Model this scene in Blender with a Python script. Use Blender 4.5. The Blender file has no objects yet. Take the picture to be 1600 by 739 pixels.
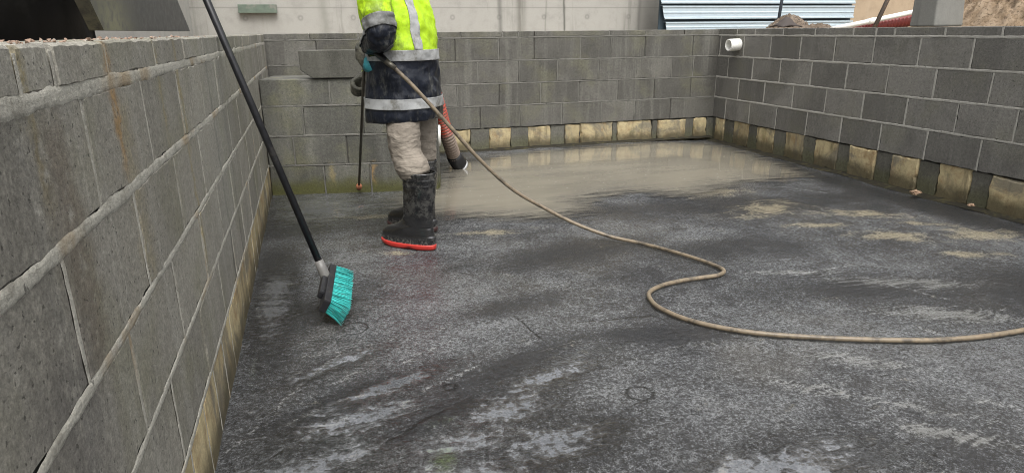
import bpy, bmesh, math, random
import numpy as np
from mathutils import Vector, Matrix, noise as mn

random.seed(7)
rng = random.Random(11)
SC = bpy.context.scene
COL = SC.collection
PI = math.pi

# ------------------------------------------------------------------ helpers
def put(name, me, mat=None, parent=None, smooth=False):
    o = bpy.data.objects.new(name, me)
    COL.objects.link(o)
    if mat:
        me.materials.append(mat)
    if parent:
        o.parent = parent
    if smooth:
        for p in me.polygons:
            p.use_smooth = True
    return o

def tag(o, label=None, cat=None, group=None, kind=None):
    if label: o['label'] = label
    if cat: o['category'] = cat
    if group: o['group'] = group
    if kind: o['kind'] = kind
    return o

def empty(name, loc=(0, 0, 0), rz=0.0):
    o = bpy.data.objects.new(name, None)
    o.location = loc
    o.rotation_euler = (0, 0, rz)
    o.empty_display_size = 0.05
    COL.objects.link(o)
    return o

class MB:
    """collects verts / faces (and one float attribute) into one mesh"""
    def __init__(s):
        s.v = []; s.f = []; s.a = []
    def add(s, verts, faces, att=0.5):
        n = len(s.v)
        s.v += [tuple(v) for v in verts]
        s.f += [tuple(i + n for i in f) for f in faces]
        s.a += list(att) if isinstance(att, (list, tuple)) else [att] * len(verts)
    def mesh(s, name, attname='tint'):
        me = bpy.data.meshes.new(name)
        me.from_pydata(s.v, [], s.f)
        me.update()
        if attname:
            at = me.attributes.new(attname, 'FLOAT', 'POINT')
            at.data.foreach_set('value', np.array(s.a, dtype=np.float32))
        return me
    def build(s, name, mat=None, parent=None, smooth=False, attname='tint', recalc=False):
        me = s.mesh(name, attname)
        if recalc:
            bm = bmesh.new(); bm.from_mesh(me)
            bmesh.ops.recalc_face_normals(bm, faces=bm.faces)
            bm.to_mesh(me); bm.free()
        return put(name, me, mat, parent, smooth)

def loft(rings, cap0=True, cap1=True):
    v = []; f = []
    n = len(rings[0])
    for r in rings: v += [tuple(p) for p in r]
    for i in range(len(rings) - 1):
        for j in range(n):
            k = (j + 1) % n
            f.append((i * n + j, i * n + k, (i + 1) * n + k, (i + 1) * n + j))
    if cap0: f.append(tuple(reversed(range(n))))
    if cap1: f.append(tuple((len(rings) - 1) * n + j for j in range(n)))
    return v, f

def catmull(pts, per=8):
    P = [Vector(p) for p in pts]
    P = [P[0] * 2 - P[1]] + P + [P[-1] * 2 - P[-2]]
    out = []
    for i in range(1, len(P) - 2):
        a, b, c, d = P[i - 1:i + 3]
        for k in range(per):
            t = k / per
            out.append(0.5 * ((2 * b) + (c - a) * t + (2 * a - 5 * b + 4 * c - d) * t * t + (3 * b - a - 3 * c + d) * t ** 3))
    out.append(P[-2])
    return out

def tube(pts, rad, n=12, caps=True, flat=None):
    P = [Vector(p) for p in pts]
    R = rad if isinstance(rad, (list, tuple)) else [rad] * len(P)
    T = []
    for i in range(len(P)):
        a = P[max(i - 1, 0)]; b = P[min(i + 1, len(P) - 1)]
        T.append((b - a).normalized())
    up = Vector((0, 0, 1)) if abs(T[0].z) < .9 else Vector((1, 0, 0))
    N = (up - T[0] * up.dot(T[0])).normalized()
    rings = []
    for i in range(len(P)):
        N = (N - T[i] * N.dot(T[i])).normalized()
        B = T[i].cross(N)
        rings.append([P[i] + (N * math.cos(2 * PI * j / n) + B * math.sin(2 * PI * j / n)) * R[i] for j in range(n)])
    return loft(rings, caps, caps)

def box(c, s, rot=None):
    v = []
    for x in (-1, 1):
        for y in (-1, 1):
            for z in (-1, 1):
                p = Vector((x * s[0] / 2, y * s[1] / 2, z * s[2] / 2))
                if rot: p = rot @ p
                v.append(p + Vector(c))
    f = [(0, 1, 3, 2), (4, 6, 7, 5), (0, 4, 5, 1), (2, 3, 7, 6), (0, 2, 6, 4), (1, 5, 7, 3)]
    return v, f

def bevbox(name, c, s, mat, parent=None, b=.004, rot=None, seg=2, jit=0.0):
    v, f = box((0, 0, 0), s)
    bm = bmesh.new()
    vs = [bm.verts.new(Vector(p) + Vector([rng.uniform(-jit, jit) for _ in range(3)])) for p in v]
    for q in f: bm.faces.new([vs[i] for i in q])
    bmesh.ops.recalc_face_normals(bm, faces=bm.faces)
    bmesh.ops.bevel(bm, geom=bm.edges[:], offset=b, segments=seg, affect='EDGES', profile=.6)
    M = (rot.to_4x4() if rot else Matrix.Identity(4))
    M.translation = Vector(c)
    bmesh.ops.transform(bm, matrix=M, verts=bm.verts)
    me = bpy.data.meshes.new(name); bm.to_mesh(me); bm.free()
    return put(name, me, mat, parent)

def remesh(parts, voxel, smooth=2):
    """voxel union of closed shapes -> new mesh datablock"""
    b = MB()
    for v, f in parts: b.add(v, f)
    me = b.mesh('tmp', None)
    bm = bmesh.new(); bm.from_mesh(me)
    bmesh.ops.recalc_face_normals(bm, faces=bm.faces)
    bm.to_mesh(me); bm.free()
    o = bpy.data.objects.new('tmp', me); COL.objects.link(o)
    m = o.modifiers.new('r', 'REMESH'); m.mode = 'VOXEL'; m.voxel_size = voxel
    if smooth:
        s = o.modifiers.new('s', 'SMOOTH'); s.factor = .5; s.iterations = smooth
    dg = bpy.context.evaluated_depsgraph_get(); dg.update()
    out = bpy.data.meshes.new_from_object(o.evaluated_get(dg))
    bpy.data.objects.remove(o); bpy.data.meshes.remove(me)
    return out

def displace(me, fn):
    me.update()
    N = [v.normal.copy() for v in me.vertices]
    for v, n in zip(me.vertices, N):
        v.co = v.co + n * fn(v.co, n)
    me.update()

def vattr(me, name, vals):
    at = me.attributes.new(name, 'FLOAT', 'POINT')
    at.data.foreach_set('value', np.array(vals, dtype=np.float32))

def fbm(p, oct=4):
    return mn.fractal(Vector(p), 1.0, 2.0, oct)

def sstep(x, a, b):
    t = min(1, max(0, (x - a) / (b - a)))
    return t * t * (3 - 2 * t)

# ------------------------------------------------------------------ material builder
class Mat:
    def __init__(s, name, rough=.6, spec=.5, metal=0.0):
        s.m = bpy.data.materials.new(name); s.m.use_nodes = True
        s.nt = s.m.node_tree
        s.b = s.nt.nodes['Principled BSDF']
        s.out = s.nt.nodes['Material Output']
        s.b.inputs['Roughness'].default_value = rough
        s.b.inputs['Specular IOR Level'].default_value = spec
        s.b.inputs['Metallic'].default_value = metal
        tc = s.nt.nodes.new('ShaderNodeTexCoord'); s.obj = tc.outputs['Object']
    def N(s, t): return s.nt.nodes.new(t)
    def L(s, a, inp):
        if hasattr(a, 'is_linked') or hasattr(a, 'links'): s.nt.links.new(a, inp)
        elif isinstance(a, (tuple, list)): inp.default_value = (*a, 1) if len(a) == 3 and len(inp.default_value) == 4 else a
        else: inp.default_value = a
    def xyz(s):
        n = s.N('ShaderNodeSeparateXYZ'); s.L(s.obj, n.inputs[0]); return n.outputs
    def noise(s, scale=10, detail=5, rough=.6, st=(1, 1, 1), rot=(0, 0, 0), off=(0, 0, 0), dist=0.0, vec=None):
        mp = s.N('ShaderNodeMapping'); mp.vector_type = 'POINT'
        s.L(vec or s.obj, mp.inputs['Vector'])
        mp.inputs['Scale'].default_value = st; mp.inputs['Rotation'].default_value = rot; mp.inputs['Location'].default_value = off
        n = s.N('ShaderNodeTexNoise')
        s.L(mp.outputs[0], n.inputs['Vector'])
        n.inputs['Scale'].default_value = scale; n.inputs['Detail'].default_value = detail
        n.inputs['Roughness'].default_value = rough; n.inputs['Distortion'].default_value = dist
        return n.outputs['Fac']
    def vor(s, scale=10, feature='F1', vec=None):
        n = s.N('ShaderNodeTexVoronoi'); n.feature = feature
        s.L(vec or s.obj, n.inputs['Vector']); n.inputs['Scale'].default_value = scale
        return n.outputs['Distance']
    def attr(s, name):
        n = s.N('ShaderNodeAttribute'); n.attribute_name = name; return n.outputs['Fac']
    def ma(s, op, a, b=0.0, clamp=False):
        n = s.N('ShaderNodeMath'); n.operation = op; n.use_clamp = clamp
        s.L(a, n.inputs[0]); s.L(b, n.inputs[1]); return n.outputs[0]
    def mul(s, a, b): return s.ma('MULTIPLY', a, b)
    def add(s, a, b): return s.ma('ADD', a, b)
    def sub(s, a, b): return s.ma('SUBTRACT', a, b)
    def mx(s, a, b): return s.ma('MAXIMUM', a, b)
    def sm(s, x, lo, hi, a=0.0, b=1.0):
        n = s.N('ShaderNodeMapRange'); n.interpolation_type = 'SMOOTHSTEP'
        s.L(x, n.inputs[0]); n.inputs[1].default_value = lo; n.inputs[2].default_value = hi
        n.inputs[3].default_value = a; n.inputs[4].default_value = b
        return n.outputs[0]
    def lin(s, x, lo, hi, a=0.0, b=1.0):
        n = s.N('ShaderNodeMapRange'); s.L(x, n.inputs[0])
        n.inputs[1].default_value = lo; n.inputs[2].default_value = hi
        n.inputs[3].default_value = a; n.inputs[4].default_value = b
        return n.outputs[0]
    def gauss(s, x, c, w):
        d = s.ma('DIVIDE', s.sub(x, c), w)
        return s.ma('POWER', 2.71828, s.mul(s.mul(d, d), -1.0))
    def mix(s, f, a, b, mode='MIX'):
        n = s.N('ShaderNodeMix'); n.data_type = 'RGBA'; n.blend_type = mode
        s.L(f, n.inputs[0]); s.L(a, n.inputs[6]); s.L(b, n.inputs[7]); return n.outputs[2]
    def val(s, col, f):
        """scale a colour by a factor socket"""
        n = s.N('ShaderNodeVectorMath'); n.operation = 'SCALE'
        s.L(col, n.inputs[0]) if not isinstance(col, tuple) else setattr(n.inputs[0], 'default_value', col)
        s.L(f, n.inputs[3]); return n.outputs[0]
    def bump(s, h, strength=.5, dist=.005, prev=None):
        n = s.N('ShaderNodeBump'); n.inputs['Strength'].default_value = strength; n.inputs['Distance'].default_value = dist
        s.L(h, n.inputs['Height'])
        if prev: s.L(prev, n.inputs['Normal'])
        return n.outputs[0]
    def done(s, col=None, rough=None, nrm=None):
        if col is not None: s.L(col, s.b.inputs['Base Color'])
        if rough is not None: s.L(rough, s.b.inputs['Roughness'])
        if nrm is not None: s.L(nrm, s.b.inputs['Normal'])
        return s.m

def simple(name, col, rough=.5, var=.15, scale=30, bump=.15, metal=0.0, dirt=None, spec=.5, dist=.002):
    k = Mat(name, rough, spec, metal)
    n = k.noise(scale, 6, .65)
    c = k.val(col, k.lin(n, .25, .75, 1 - var, 1 + var))
    if dirt:
        dcol, lo, hi = dirt
        c = k.mix(k.sm(k.noise(scale * .4, 8, .7, off=(3, 1, 2)), lo, hi), c, dcol)
    return k.done(c, k.lin(n, .3, .7, max(.03, rough - .1), min(1, rough + .12)), k.bump(n, bump, dist))

# ------------------------------------------------------------------ block / mortar materials
def block_mat(name, base, light, streak=.5, rust=(), brown=None, moss=0.0, greenish=0.0, vary=.26):
    k = Mat(name, .75, .35)
    x, y, z = k.xyz()
    tint = k.attr('tint')
    grain = k.noise(170, 6, .75)
    mid = k.noise(26, 6, .65, off=(2, 5, 1))
    big = k.noise(2.3, 5, .6, off=(7, 1, 3), dist=.6)
    st = k.noise(1.0, 6, .65, st=(11, 11, .75))
    st2 = k.noise(1.0, 7, .7, st=(34, 34, 1.6), off=(4, 4, 0))
    c = k.val(base, k.lin(tint, 0, 1, 1 - vary, 1 + vary))
    c = k.mix(k.mul(k.sm(big, .42, .66), .3 + 1.4 * vary), c, tuple(.62 * q for q in base))
    c = k.mix(k.mul(k.sm(st, .46, .70), streak), c, light)
    c = k.mix(k.mul(k.sm(st2, .55, .72), streak * .7), c, tuple(1.15 * q for q in light))
    c = k.mix(k.mul(k.sm(st2, .42, .28), .45), c, tuple(.5 * q for q in base))
    c = k.mix(k.mul(k.sm(mid, .5, .75), .35), c, tuple(.6 * q for q in base))
    if greenish:
        c = k.mix(k.mul(k.sm(k.noise(3.1, 5, .6, off=(9, 2, 2)), .48, .7), greenish), c, (.17, .165, .095))
    for (axis, cc, w, z0, z1, a, col) in rust:
        p = (x, y)[axis]
        wob = k.add(p, k.mul(k.sub(k.noise(9, 6, .7), .5), .14))
        g = k.gauss(wob, cc, w)
        zr = k.mul(k.sm(z, z0 - .06, z0 + .06), k.sm(z, z1 + .04, z1 - .04))
        f = k.mul(k.mul(k.mul(g, zr), k.mul(k.sm(st2, .25, .5), k.sm(mid, .30, .52))), a)
        c = k.mix(f, c, col)
    if moss:
        f = k.mul(k.sm(k.sub(z, k.mul(k.noise(6, 6, .65), .16)), .06, -.06), moss)
        c = k.mix(f, c, (.085, .085, .03))
    c = k.val(c, k.lin(grain, .32, .68, .66, 1.34))
    c = k.val(c, k.lin(k.noise(60, 4, .7, off=(4, 4, 9)), .32, .68, .78, 1.22))
    pits = k.sm(k.noise(95, 3, .5, off=(1, 8, 3)), .36, .30)
    c = k.mix(k.mul(pits, .8), c, tuple(.22 * q for q in base))
    n1 = k.bump(k.sub(grain, k.mul(pits, .9)), .55, .0035)
    n2 = k.bump(mid, .35, .006, n1)
    return k.done(c, k.lin(big, .3, .7, .5, .85), n2)

def mortar_mat(name, base, dark, darkness=.5, orange=0.0):
    k = Mat(name, .8, .3)
    g = k.noise(150, 6, .75); m = k.noise(14, 6, .7, off=(3, 3, 3)); h = k.noise(40, 4, .6, off=(1, 2, 7))
    c = k.val(base, k.lin(g, .28, .72, .68, 1.28))
    c = k.mix(k.mul(k.sm(m, .48, .66), darkness), c, dark)
    c = k.mix(k.mul(k.sm(h, .62, .70), .8), c, tuple(.2 * q for q in base))
    if orange:
        c = k.mix(k.mul(k.sm(k.noise(3.2, 4, .6, off=(5, 2, 8)), .53, .68), orange), c, (.30, .19, .07))
    return k.done(c, .8, k.bump(k.add(g, k.mul(h, .9)), .9, .007))

ORANGE = (.30, .19, .085)
OCHRE = (.26, .215, .11)
BROWN = (.125, .082, .045)
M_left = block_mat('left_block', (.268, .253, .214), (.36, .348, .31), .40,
    rust=[(1, .93, .012, .86, 1.05, 1.0, OCHRE), (1, 1.30, .016, .84, 1.05, 1.0, ORANGE), (1, 1.69, .012, .84, 1.05, .8, OCHRE),
          (1, 1.92, .014, .45, 1.05, .8, OCHRE), (1, .99, .055, .60, .96, .5, BROWN), (1, .87, .16, .62, 1.0, .55, (.105, .098, .085)), (1, 1.55, .10, .55, 1.0, .35, (.15, .14, .115)), (1, 1.34, .04, .60, .95, .4, OCHRE),
          (1, 2.45, .022, .1, 1.0, .8, (.07, .066, .055)), (1, 2.75, .02, .1, 1.0, .6, (.07, .066, .055)), (1, 2.6, .3, .35, 1.05, .45, (.32, .315, .28)),
          (1, .86, .12, .1, .66, .6, (.083, .076, .072))], moss=.3, greenish=.45, vary=.15)
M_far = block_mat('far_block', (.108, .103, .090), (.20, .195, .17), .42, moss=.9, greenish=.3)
M_right = block_mat('right_block', (.165, .158, .142), (.225, .218, .198), .28, moss=.35, greenish=.2)
M_pier = block_mat('pier_block', (.120, .118, .102), (.21, .205, .18), .4,
    rust=[(0, .42, .015, 0, .2, .9, OCHRE), (0, .70, .014, 0, .2, .9, ORANGE), (0, .30, .03, .2, .42, .6, (.2, .195, .165))], moss=1.0, greenish=.5)
M_fnd = block_mat('damp_foundation', (.110, .105, .088), (.16, .155, .13), .3, moss=.5, greenish=.15)
def tan_mat():
    k = Mat('tan_foundation', .75, .35)
    x, y, z = k.xyz()
    g = k.noise(150, 6, .75); m = k.noise(9, 6, .7, off=(1, 4, 2)); st = k.noise(1, 6, .65, st=(16, 16, 2.2))
    c = k.val((.43, .355, .205), k.lin(k.attr('tint'), 0, 1, .72, 1.25))
    c = k.mix(k.mul(k.sm(m, .45, .68), .75), c, (.24, .15, .07))
    c = k.mix(k.mul(k.sm(st, .50, .68), .6), c, (.085, .07, .042))
    c = k.mix(k.mul(k.sm(k.noise(5, 5, .6, off=(8, 8, 1)), .55, .7), .5), c, (.16, .155, .06))
    c = k.mix(k.mul(k.sm(k.noise(3.3, 7, .7, off=(2, 8, 5), dist=.8), .48, .62), .75), c, (.15, .14, .115))
    f = k.sm(k.sub(z, k.mul(k.noise(8, 6, .65), .16)), .04, -.06)
    c = k.mix(k.mul(f, .85), c, (.065, .055, .03))
    c = k.val(c, k.lin(g, .28, .72, .72, 1.28))
    return k.done(c, .75, k.bump(g, .55, .004, k.bump(m, .5, .012)))
M_tan = tan_mat()
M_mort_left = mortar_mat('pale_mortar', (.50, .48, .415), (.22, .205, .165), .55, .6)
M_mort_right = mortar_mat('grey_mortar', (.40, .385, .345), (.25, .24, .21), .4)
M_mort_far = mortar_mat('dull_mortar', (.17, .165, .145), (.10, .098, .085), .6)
M_core = simple('dark_core_mortar', (.055, .052, .045), .9, .3, 60, .4)  # dark grey mortar of the core, visible in open joints

# ------------------------------------------------------------------ block wall builder
class WallMap:
    """u along the wall, v up, w out of the face towards the pit"""
    def __init__(s, o, du, dw):
        s.o = Vector(o); s.du = Vector(du).normalized(); s.dw = Vector(dw).normalized()
        s.flip = s.du.cross(Vector((0, 0, 1))).dot(s.dw) < 0
    def __call__(s, u, v, w): return s.o + s.du * u + Vector((0, 0, v)) + s.dw * w

def add_block(mb, wm, u0, u1, v0, v1, depth, r, ch=.004, rough=.0022, w0=0.0, tint=None):
    # front outline with chipped edges
    def ring(inset, w, jit):
        pts = []
        a0, a1, b0, b1 = u0 + inset, u1 - inset, v0 + inset, v1 - inset
        nu = max(2, int((a1 - a0) / .03)); nv = max(2, int((b1 - b0) / .03))
        for i in range(nu): pts.append((a0 + (a1 - a0) * i / nu, b0))
        for i in range(nv): pts.append((a1, b0 + (b1 - b0) * i / nv))
        for i in range(nu): pts.append((a1 - (a1 - a0) * i / nu, b1))
        for i in range(nv): pts.append((a0, b1 - (b1 - b0) * i / nv))
        return pts
    tw = r.uniform(-.0015, .0015); tu = r.uniform(-.002, .002)
    base = ring(0, 0, 0); n = len(base)
    j1 = [(r.gauss(0, rough), r.gauss(0, rough)) for _ in range(n)]
    cu, cv = (u0 + u1) / 2, (v0 + v1) / 2
    R = []
    R.append([wm(p[0], p[1], -depth) for p in base])
    R.append([wm(p[0] + j[0] * .6, p[1] + j[1] * .6, w0 - ch * (1 + abs(j[0]) * 120)) for p, j in zip(base, j1)])
    R.append([wm(cu + (p[0] - cu) * (1 - 2 * ch / (u1 - u0)) + j[0], cv + (p[1] - cv) * (1 - 2 * ch / (v1 - v0)) + j[1],
                 w0 + tw + tu * (p[0] - cu) / (u1 - u0)) for p, j in zip(base, j1)])
    v, f = loft(R, True, True)
    if wm.flip: f = [tuple(reversed(q)) for q in f]
    mb.add(v, f, r.random() if tint is None else tint)

def add_strip(mb, wm, p0, p1, width, proud, r, step=.012, wob=.3, lump=.003, seed=0.0, w0=0.0):
    """lumpy mortar strip from (u,v) p0 to p1"""
    du, dv = p1[0] - p0[0], p1[1] - p0[1]
    ln = math.hypot(du, dv)
    if ln < .005: return
    n = max(3, int(ln / step)); tu, tv = du / ln, dv / ln
    off = [-.5, -.38, -.13, .13, .38, .5]
    verts = []; faces = []
    for i in range(n + 1):
        s = ln * i / n
        bu, bv = p0[0] + tu * s, p0[1] + tv * s
        W = width * (1 + wob * (fbm((bu * 14, bv * 14, seed), 3)))
        sh = width * .12 * fbm((bu * 8, bv * 8, seed + 9), 3)
        for k, o in enumerate(off):
            e = o * W + sh + (width * .10 * mn.noise(Vector((bu * 70, bv * 70, k + seed))))
            d = proud * (1 if 0 < k < 5 else 0) + lump * mn.noise(Vector((bu * 45 + k * .7, bv * 45, seed + 3))) * (1 if 0 < k < 5 else 0)
            if k in (0, 5): d = -.0012 - .0016 * abs(mn.noise(Vector((bu * 30, bv * 30, k + seed))))
            verts.append(wm(bu - tv * e, bv + tu * e, d + w0))
    m = len(off)
    for i in range(n):
        for k in range(m - 1):
            q = (i * m + k, (i + 1) * m + k, (i + 1) * m + k + 1, i * m + k + 1)
            faces.append(q if not wm.flip else tuple(reversed(q)))
    mb.add(verts, faces, r.random())

def joints(start, step, lo, hi):
    k = math.floor((lo - start) / step)
    out = []
    x = start + k * step
    while x < hi + step:
        if lo + .03 < x < hi - .03: out.append(x)
        x += step
    return out

def wall(root, wm, U0, U1, courses, thick, mats, r, bed=.014, perp=.010, proud=.0005, lump=.002, step=.014, skip=.25, chip=.0022, core_top=None, bedw=None, wob=.3):
    """courses: list of (v0, v1, [perp joints], kind); kind picks the part"""
    mblk, mmort, mcore, mtan = mats
    B = {'blocks': MB(), 'capping_course': MB(), 'foundation_course': MB(), 'tan': MB()}
    S = MB()
    top = courses[0][1]
    bot = courses[-1][0]
    for ci, (v0, v1, js, kind) in enumerate(courses):
        js = sorted([U0] + list(js) + [U1])
        hb = (bedw[ci] if bedw else bed) / 2
        for a, b in zip(js[:-1], js[1:]):
            ga = perp / 2 if a > U0 else 0; gb = perp / 2 if b < U1 else 0
            w0 = 0
            if b - a < .03: continue
            key = kind
            dep = thick if kind == 'capping_course' else .03
            add_block(B[key], wm, a + ga, b - gb, v0 + hb * (0 if ci == len(courses) - 1 else 1), v1 - (hb if ci else 0), dep, r, rough=chip * (.5 if kind == 'capping_course' else 1), w0=w0)
        for a in js[1:-1]:
            if r.random() > skip:
                seg0 = v0; r.random()
                add_strip(S, wm, (a, seg0), (a + r.uniform(-.003, .003), v1 - hb), perp * r.uniform(.9, 1.5), proud - .001, r, step, wob, lump, r.random() * 50)
        if ci < len(courses) - 1:
            add_strip(S, wm, (U0, v0), (U1, v0), (bedw[ci] if bedw else bed) * 1.35, proud, r, step, wob, lump, r.random() * 50)
    names = [('blocks', mblk), ('capping_course', mblk), ('foundation_course', mtan)]
    for nme, m in names:
        if B[nme].v: B[nme].build(nme, m, root)
    S.build('mortar_joints', mmort, root, True)
    # mortar core just behind the block faces
    c = MB()
    t = core_top or courses[0][0] + .01
    P = [wm(u, v, w) for u in (U0, U1) for v in (bot, t) for w in (-thick, -.007)]
    c.add(P, [(0, 1, 3, 2), (4, 6, 7, 5), (0, 4, 5, 1), (2, 3, 7, 6), (0, 2, 6, 4), (1, 5, 7, 3)])
    c.build('mortar_core', mcore, root, recalc=True)
    return B

CTOP = 1.0535
Z1, Z2, Z3, Z4, Z5 = .998, .798, .598, .398, .198
P4 = .383
# left wall (face at X = 0, runs along Y)
lw = empty('block_wall', (0, 0, 0)); r1 = random.Random(3)
tag(lw, 'grey block wall along the left side, broom handle leaning on it, with thick pale mortar joints', 'wall')
LY0, LY1 = -1.2, 5.86
courses = [(.985, CTOP, [.52, .925, 1.044, 1.301, 1.686, 2.05, 2.43, 2.80, 3.06, 3.5, 3.9, 4.3, 4.7, 5.1, 5.5], 'capping_course'),
           (.798, .985, joints(1.126, P4, LY0, LY1), 'blocks'), (Z3, .798, joints(.932, P4, LY0, LY1), 'blocks'),
           (Z4, Z3, joints(1.129, P4, LY0, LY1), 'blocks'), (Z5, Z4, joints(.945, P4, LY0, LY1), 'blocks'),
           (-.02, Z5, joints(1.0, .19, LY0, LY1), 'foundation_course')]
wall(lw, WallMap((0, 0, 0), (0, 1, 0), (1, 0, 0)), LY0, LY1, courses, .19, (M_left, M_mort_left, M_core, M_tan), r1,
     perp=.0095, proud=.0003, lump=.0009, step=.006, skip=.06, bedw=[.019, .017, .0135, .012, .012, .010], wob=.34)
# right wall (X about 4.26)
XR = 4.262
rw = empty('block_wall', (XR, 0, 0)); r2 = random.Random(5)
tag(rw, 'grey block wall along the right side with neat pale joints and white pipe stub', 'wall')
RY0, RY1 = 0.6, 5.97
wmR = WallMap((0, 0, 0), (0, 1, 0), (-1, 0, 0))
tanR = []
yb = 5.543
rt = random.Random(31)
tanR.append((5.69, 5.84))
while yb > RY0 + .3:
    tanR.append((yb - .233 + rt.uniform(-.012, .012), yb + rt.uniform(-.012, .012))); yb -= .3795
jsR = sorted([q for t in tanR for q in t])
coursesR = [(.999, 1.060, [4.948, 4.565, 4.163, 3.95, 3.787, 3.393, 3.016, 2.63, 2.25, 1.87, 1.5, 1.1, 5.33, 5.6], 'capping_course'),
            (.803, .999, joints(5.096, P4, RY0, RY1), 'blocks'), (.602, .803, joints(5.319, P4, RY0, RY1), 'blocks'),
            (.402, .602, joints(5.12, P4, RY0, RY1), 'blocks'), (.200, .402, joints(5.304, P4, RY0, RY1), 'blocks')]
def face_wall(root, wmap, U0, U1, courses, base, r, mats, **kw):
    """wall whose lowest course alternates tan in-filled openings with dark grey blocks"""
    wall(root, wmap, U0, U1, courses, .19, mats, r, core_top=None, **kw)
    g = MB(); t = MB(); s = MB()
    for a, b, kind in base:
        v1 = Z5 + (r.uniform(-.010, .004) if kind == 't' else r.uniform(-.008, -.002))
        if kind == 't': add_block(t, wmap, a, b, -.03, v1, .05, r, ch=.008, rough=.005, w0=-.004 + r.uniform(-.006, .008))
        else: add_block(g, wmap, a + .002, b - .002, -.03, v1, .05, r, ch=.005, rough=.004, w0=r.uniform(-.014, -.002))
    g.build('foundation_course', M_fnd, root); t.build('foundation_infill', M_tan, root)
    c = MB()
    P = [wmap(u, v, w) for u in (U0, U1) for v in (-.03, Z5 - .001) for w in (-.19, -.03)]
    c.add(P, [(0, 1, 3, 2), (4, 6, 7, 5), (0, 4, 5, 1), (2, 3, 7, 6), (0, 2, 6, 4), (1, 5, 7, 3)])
    c.build('foundation_core', M_core, root, recalc=True)
def alternate(spans, U0, U1):
    out = []; last = U0
    for a, b in sorted(spans):
        if a > last + .01: out.append((last, a, 'g'))
        out.append((max(a, last), b, 't')); last = b
    if last < U1 - .01: out.append((last, U1, 'g'))
    return out
# the wall face itself sits at XR in world space, so its meshes are built from the empty's own origin
face_wall(rw, wmR, RY0, RY1, coursesR, alternate(tanR, RY0, RY1), r2, (M_right, M_mort_right, M_core, M_tan),
          bed=.013, perp=.012, proud=.0008, lump=.0015, step=.016, skip=.03)
# far wall (Y about 5.90)
fwall = empty('block_wall', (0, 5.89, 0)); r3 = random.Random(8)
tag(fwall, 'grey block wall across the far end of the pit, its foot of tan and grey patches', 'wall')
wmF = WallMap((0, 0, 0), (1, 0, 0), (0, -1, 0))
FU0, FU1 = -.15, XR + .12
coursesF = [(1.004, 1.056, [.35, .75, 1.2, 1.638, 2.019, 2.17, 2.322, 3.072, 3.45, 3.868], 'capping_course'),
            (.803, 1.004, [.4, .8, 1.19, 1.581, 1.981, 2.322, 2.777, 3.091, 3.448, 3.973], 'blocks'),
            (.602, .803, [.62, 1.0, 1.40, 1.781, 2.174, 2.549, 2.965, 3.36, 3.752, 3.99], 'blocks'),
            (.402, .602, [.4, .8, 1.19, 1.59, 1.982, 2.385, 2.772, 3.171, 3.572, 3.979], 'blocks'),
            (.200, .402, [.62, 1.0, 1.4, 1.796, 2.178, 2.599, 3.01, 3.367, 3.765], 'blocks')]
tanF = [(1.487, 1.698), (1.881, 2.09), (2.262, 2.49), (2.64, 2.79), (2.80, 3.14), (3.193, 3.575), (3.633, 3.95), (4.045, 4.195)]
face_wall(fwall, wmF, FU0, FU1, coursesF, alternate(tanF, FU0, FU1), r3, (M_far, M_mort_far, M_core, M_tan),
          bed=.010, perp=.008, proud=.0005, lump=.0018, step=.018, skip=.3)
# thicker, lower stretch of wall on the left of the far end
pdir = Vector((1, -.1939, 0)).normalized(); pn = Vector((-pdir.y, pdir.x, 0)) * -1
porg = Vector((.0, 4.6727, 0))
pier = empty('low_block_wall', porg); r4 = random.Random(21)
pier.rotation_euler = (0, 0, math.atan2(pdir.y, pdir.x))
tag(pier, 'low stub of grey block wall behind the worker, one loose block lying on its ledge', 'wall')
wmP = WallMap((0, 0, 0), (1, 0, 0), (0, -1, 0))
PL = 1.145
coursesP = [(Z3, .772, [.45, .83], 'capping_course'), (Z4, Z3, [.262, .655, 1.02], 'blocks'), (Z5, Z4, [.18, .535, .90], 'blocks'), (-.02, Z5, [.365, .68, 1.0], 'blocks')]
wall(pier, wmP, .004, PL, coursesP, .40, (M_pier, M_mort_far, M_core, M_tan), r4, bed=.010, perp=.009, proud=.0008, lump=.002, step=.014, skip=.2)
bevbox('end_face', (PL + .006, .21, .375), (.012, .37, .77), M_pier, pier, .003)
bevbox('infill_slab', (.58, .83, .36), (1.0, .8, .70), M_core, pier, .003)
# loose block on the ledge, with its lower left corner broken off
lb = MB()
prof = [(.10, -.19), (.37, -.19), (.37, 0), (0, 0), (0, -.10), (.05, -.135)]
prof = [(.075, 0.0), (.40, 0.0), (.40, .178), (.0, .178), (.0, .055), (.035, .028)]
lv = []
for w in (0, .10):
    for (a, b) in prof: lv.append((a, w, b))
n = len(prof)
lb.add(lv, [tuple(range(n)), tuple(reversed(range(n, 2 * n)))] + [((i + 1) % n, i, i + n, (i + 1) % n + n) for i in range(n)], .45)
M_loose = block_mat('loose_block', (.092, .089, .074), (.15, .147, .125), .3)
lblock = lb.build('concrete_block', M_loose, None, recalc=True)
lblock.location = (.27, 4.605, .776); lblock.rotation_euler = (0, 0, math.atan2(pdir.y, pdir.x))
bv = lblock.modifiers.new('bevel', 'BEVEL'); bv.width = .005; bv.segments = 2
tag(lblock, 'loose grey block with a broken lower corner lying on the low wall ledge', 'block')
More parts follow.
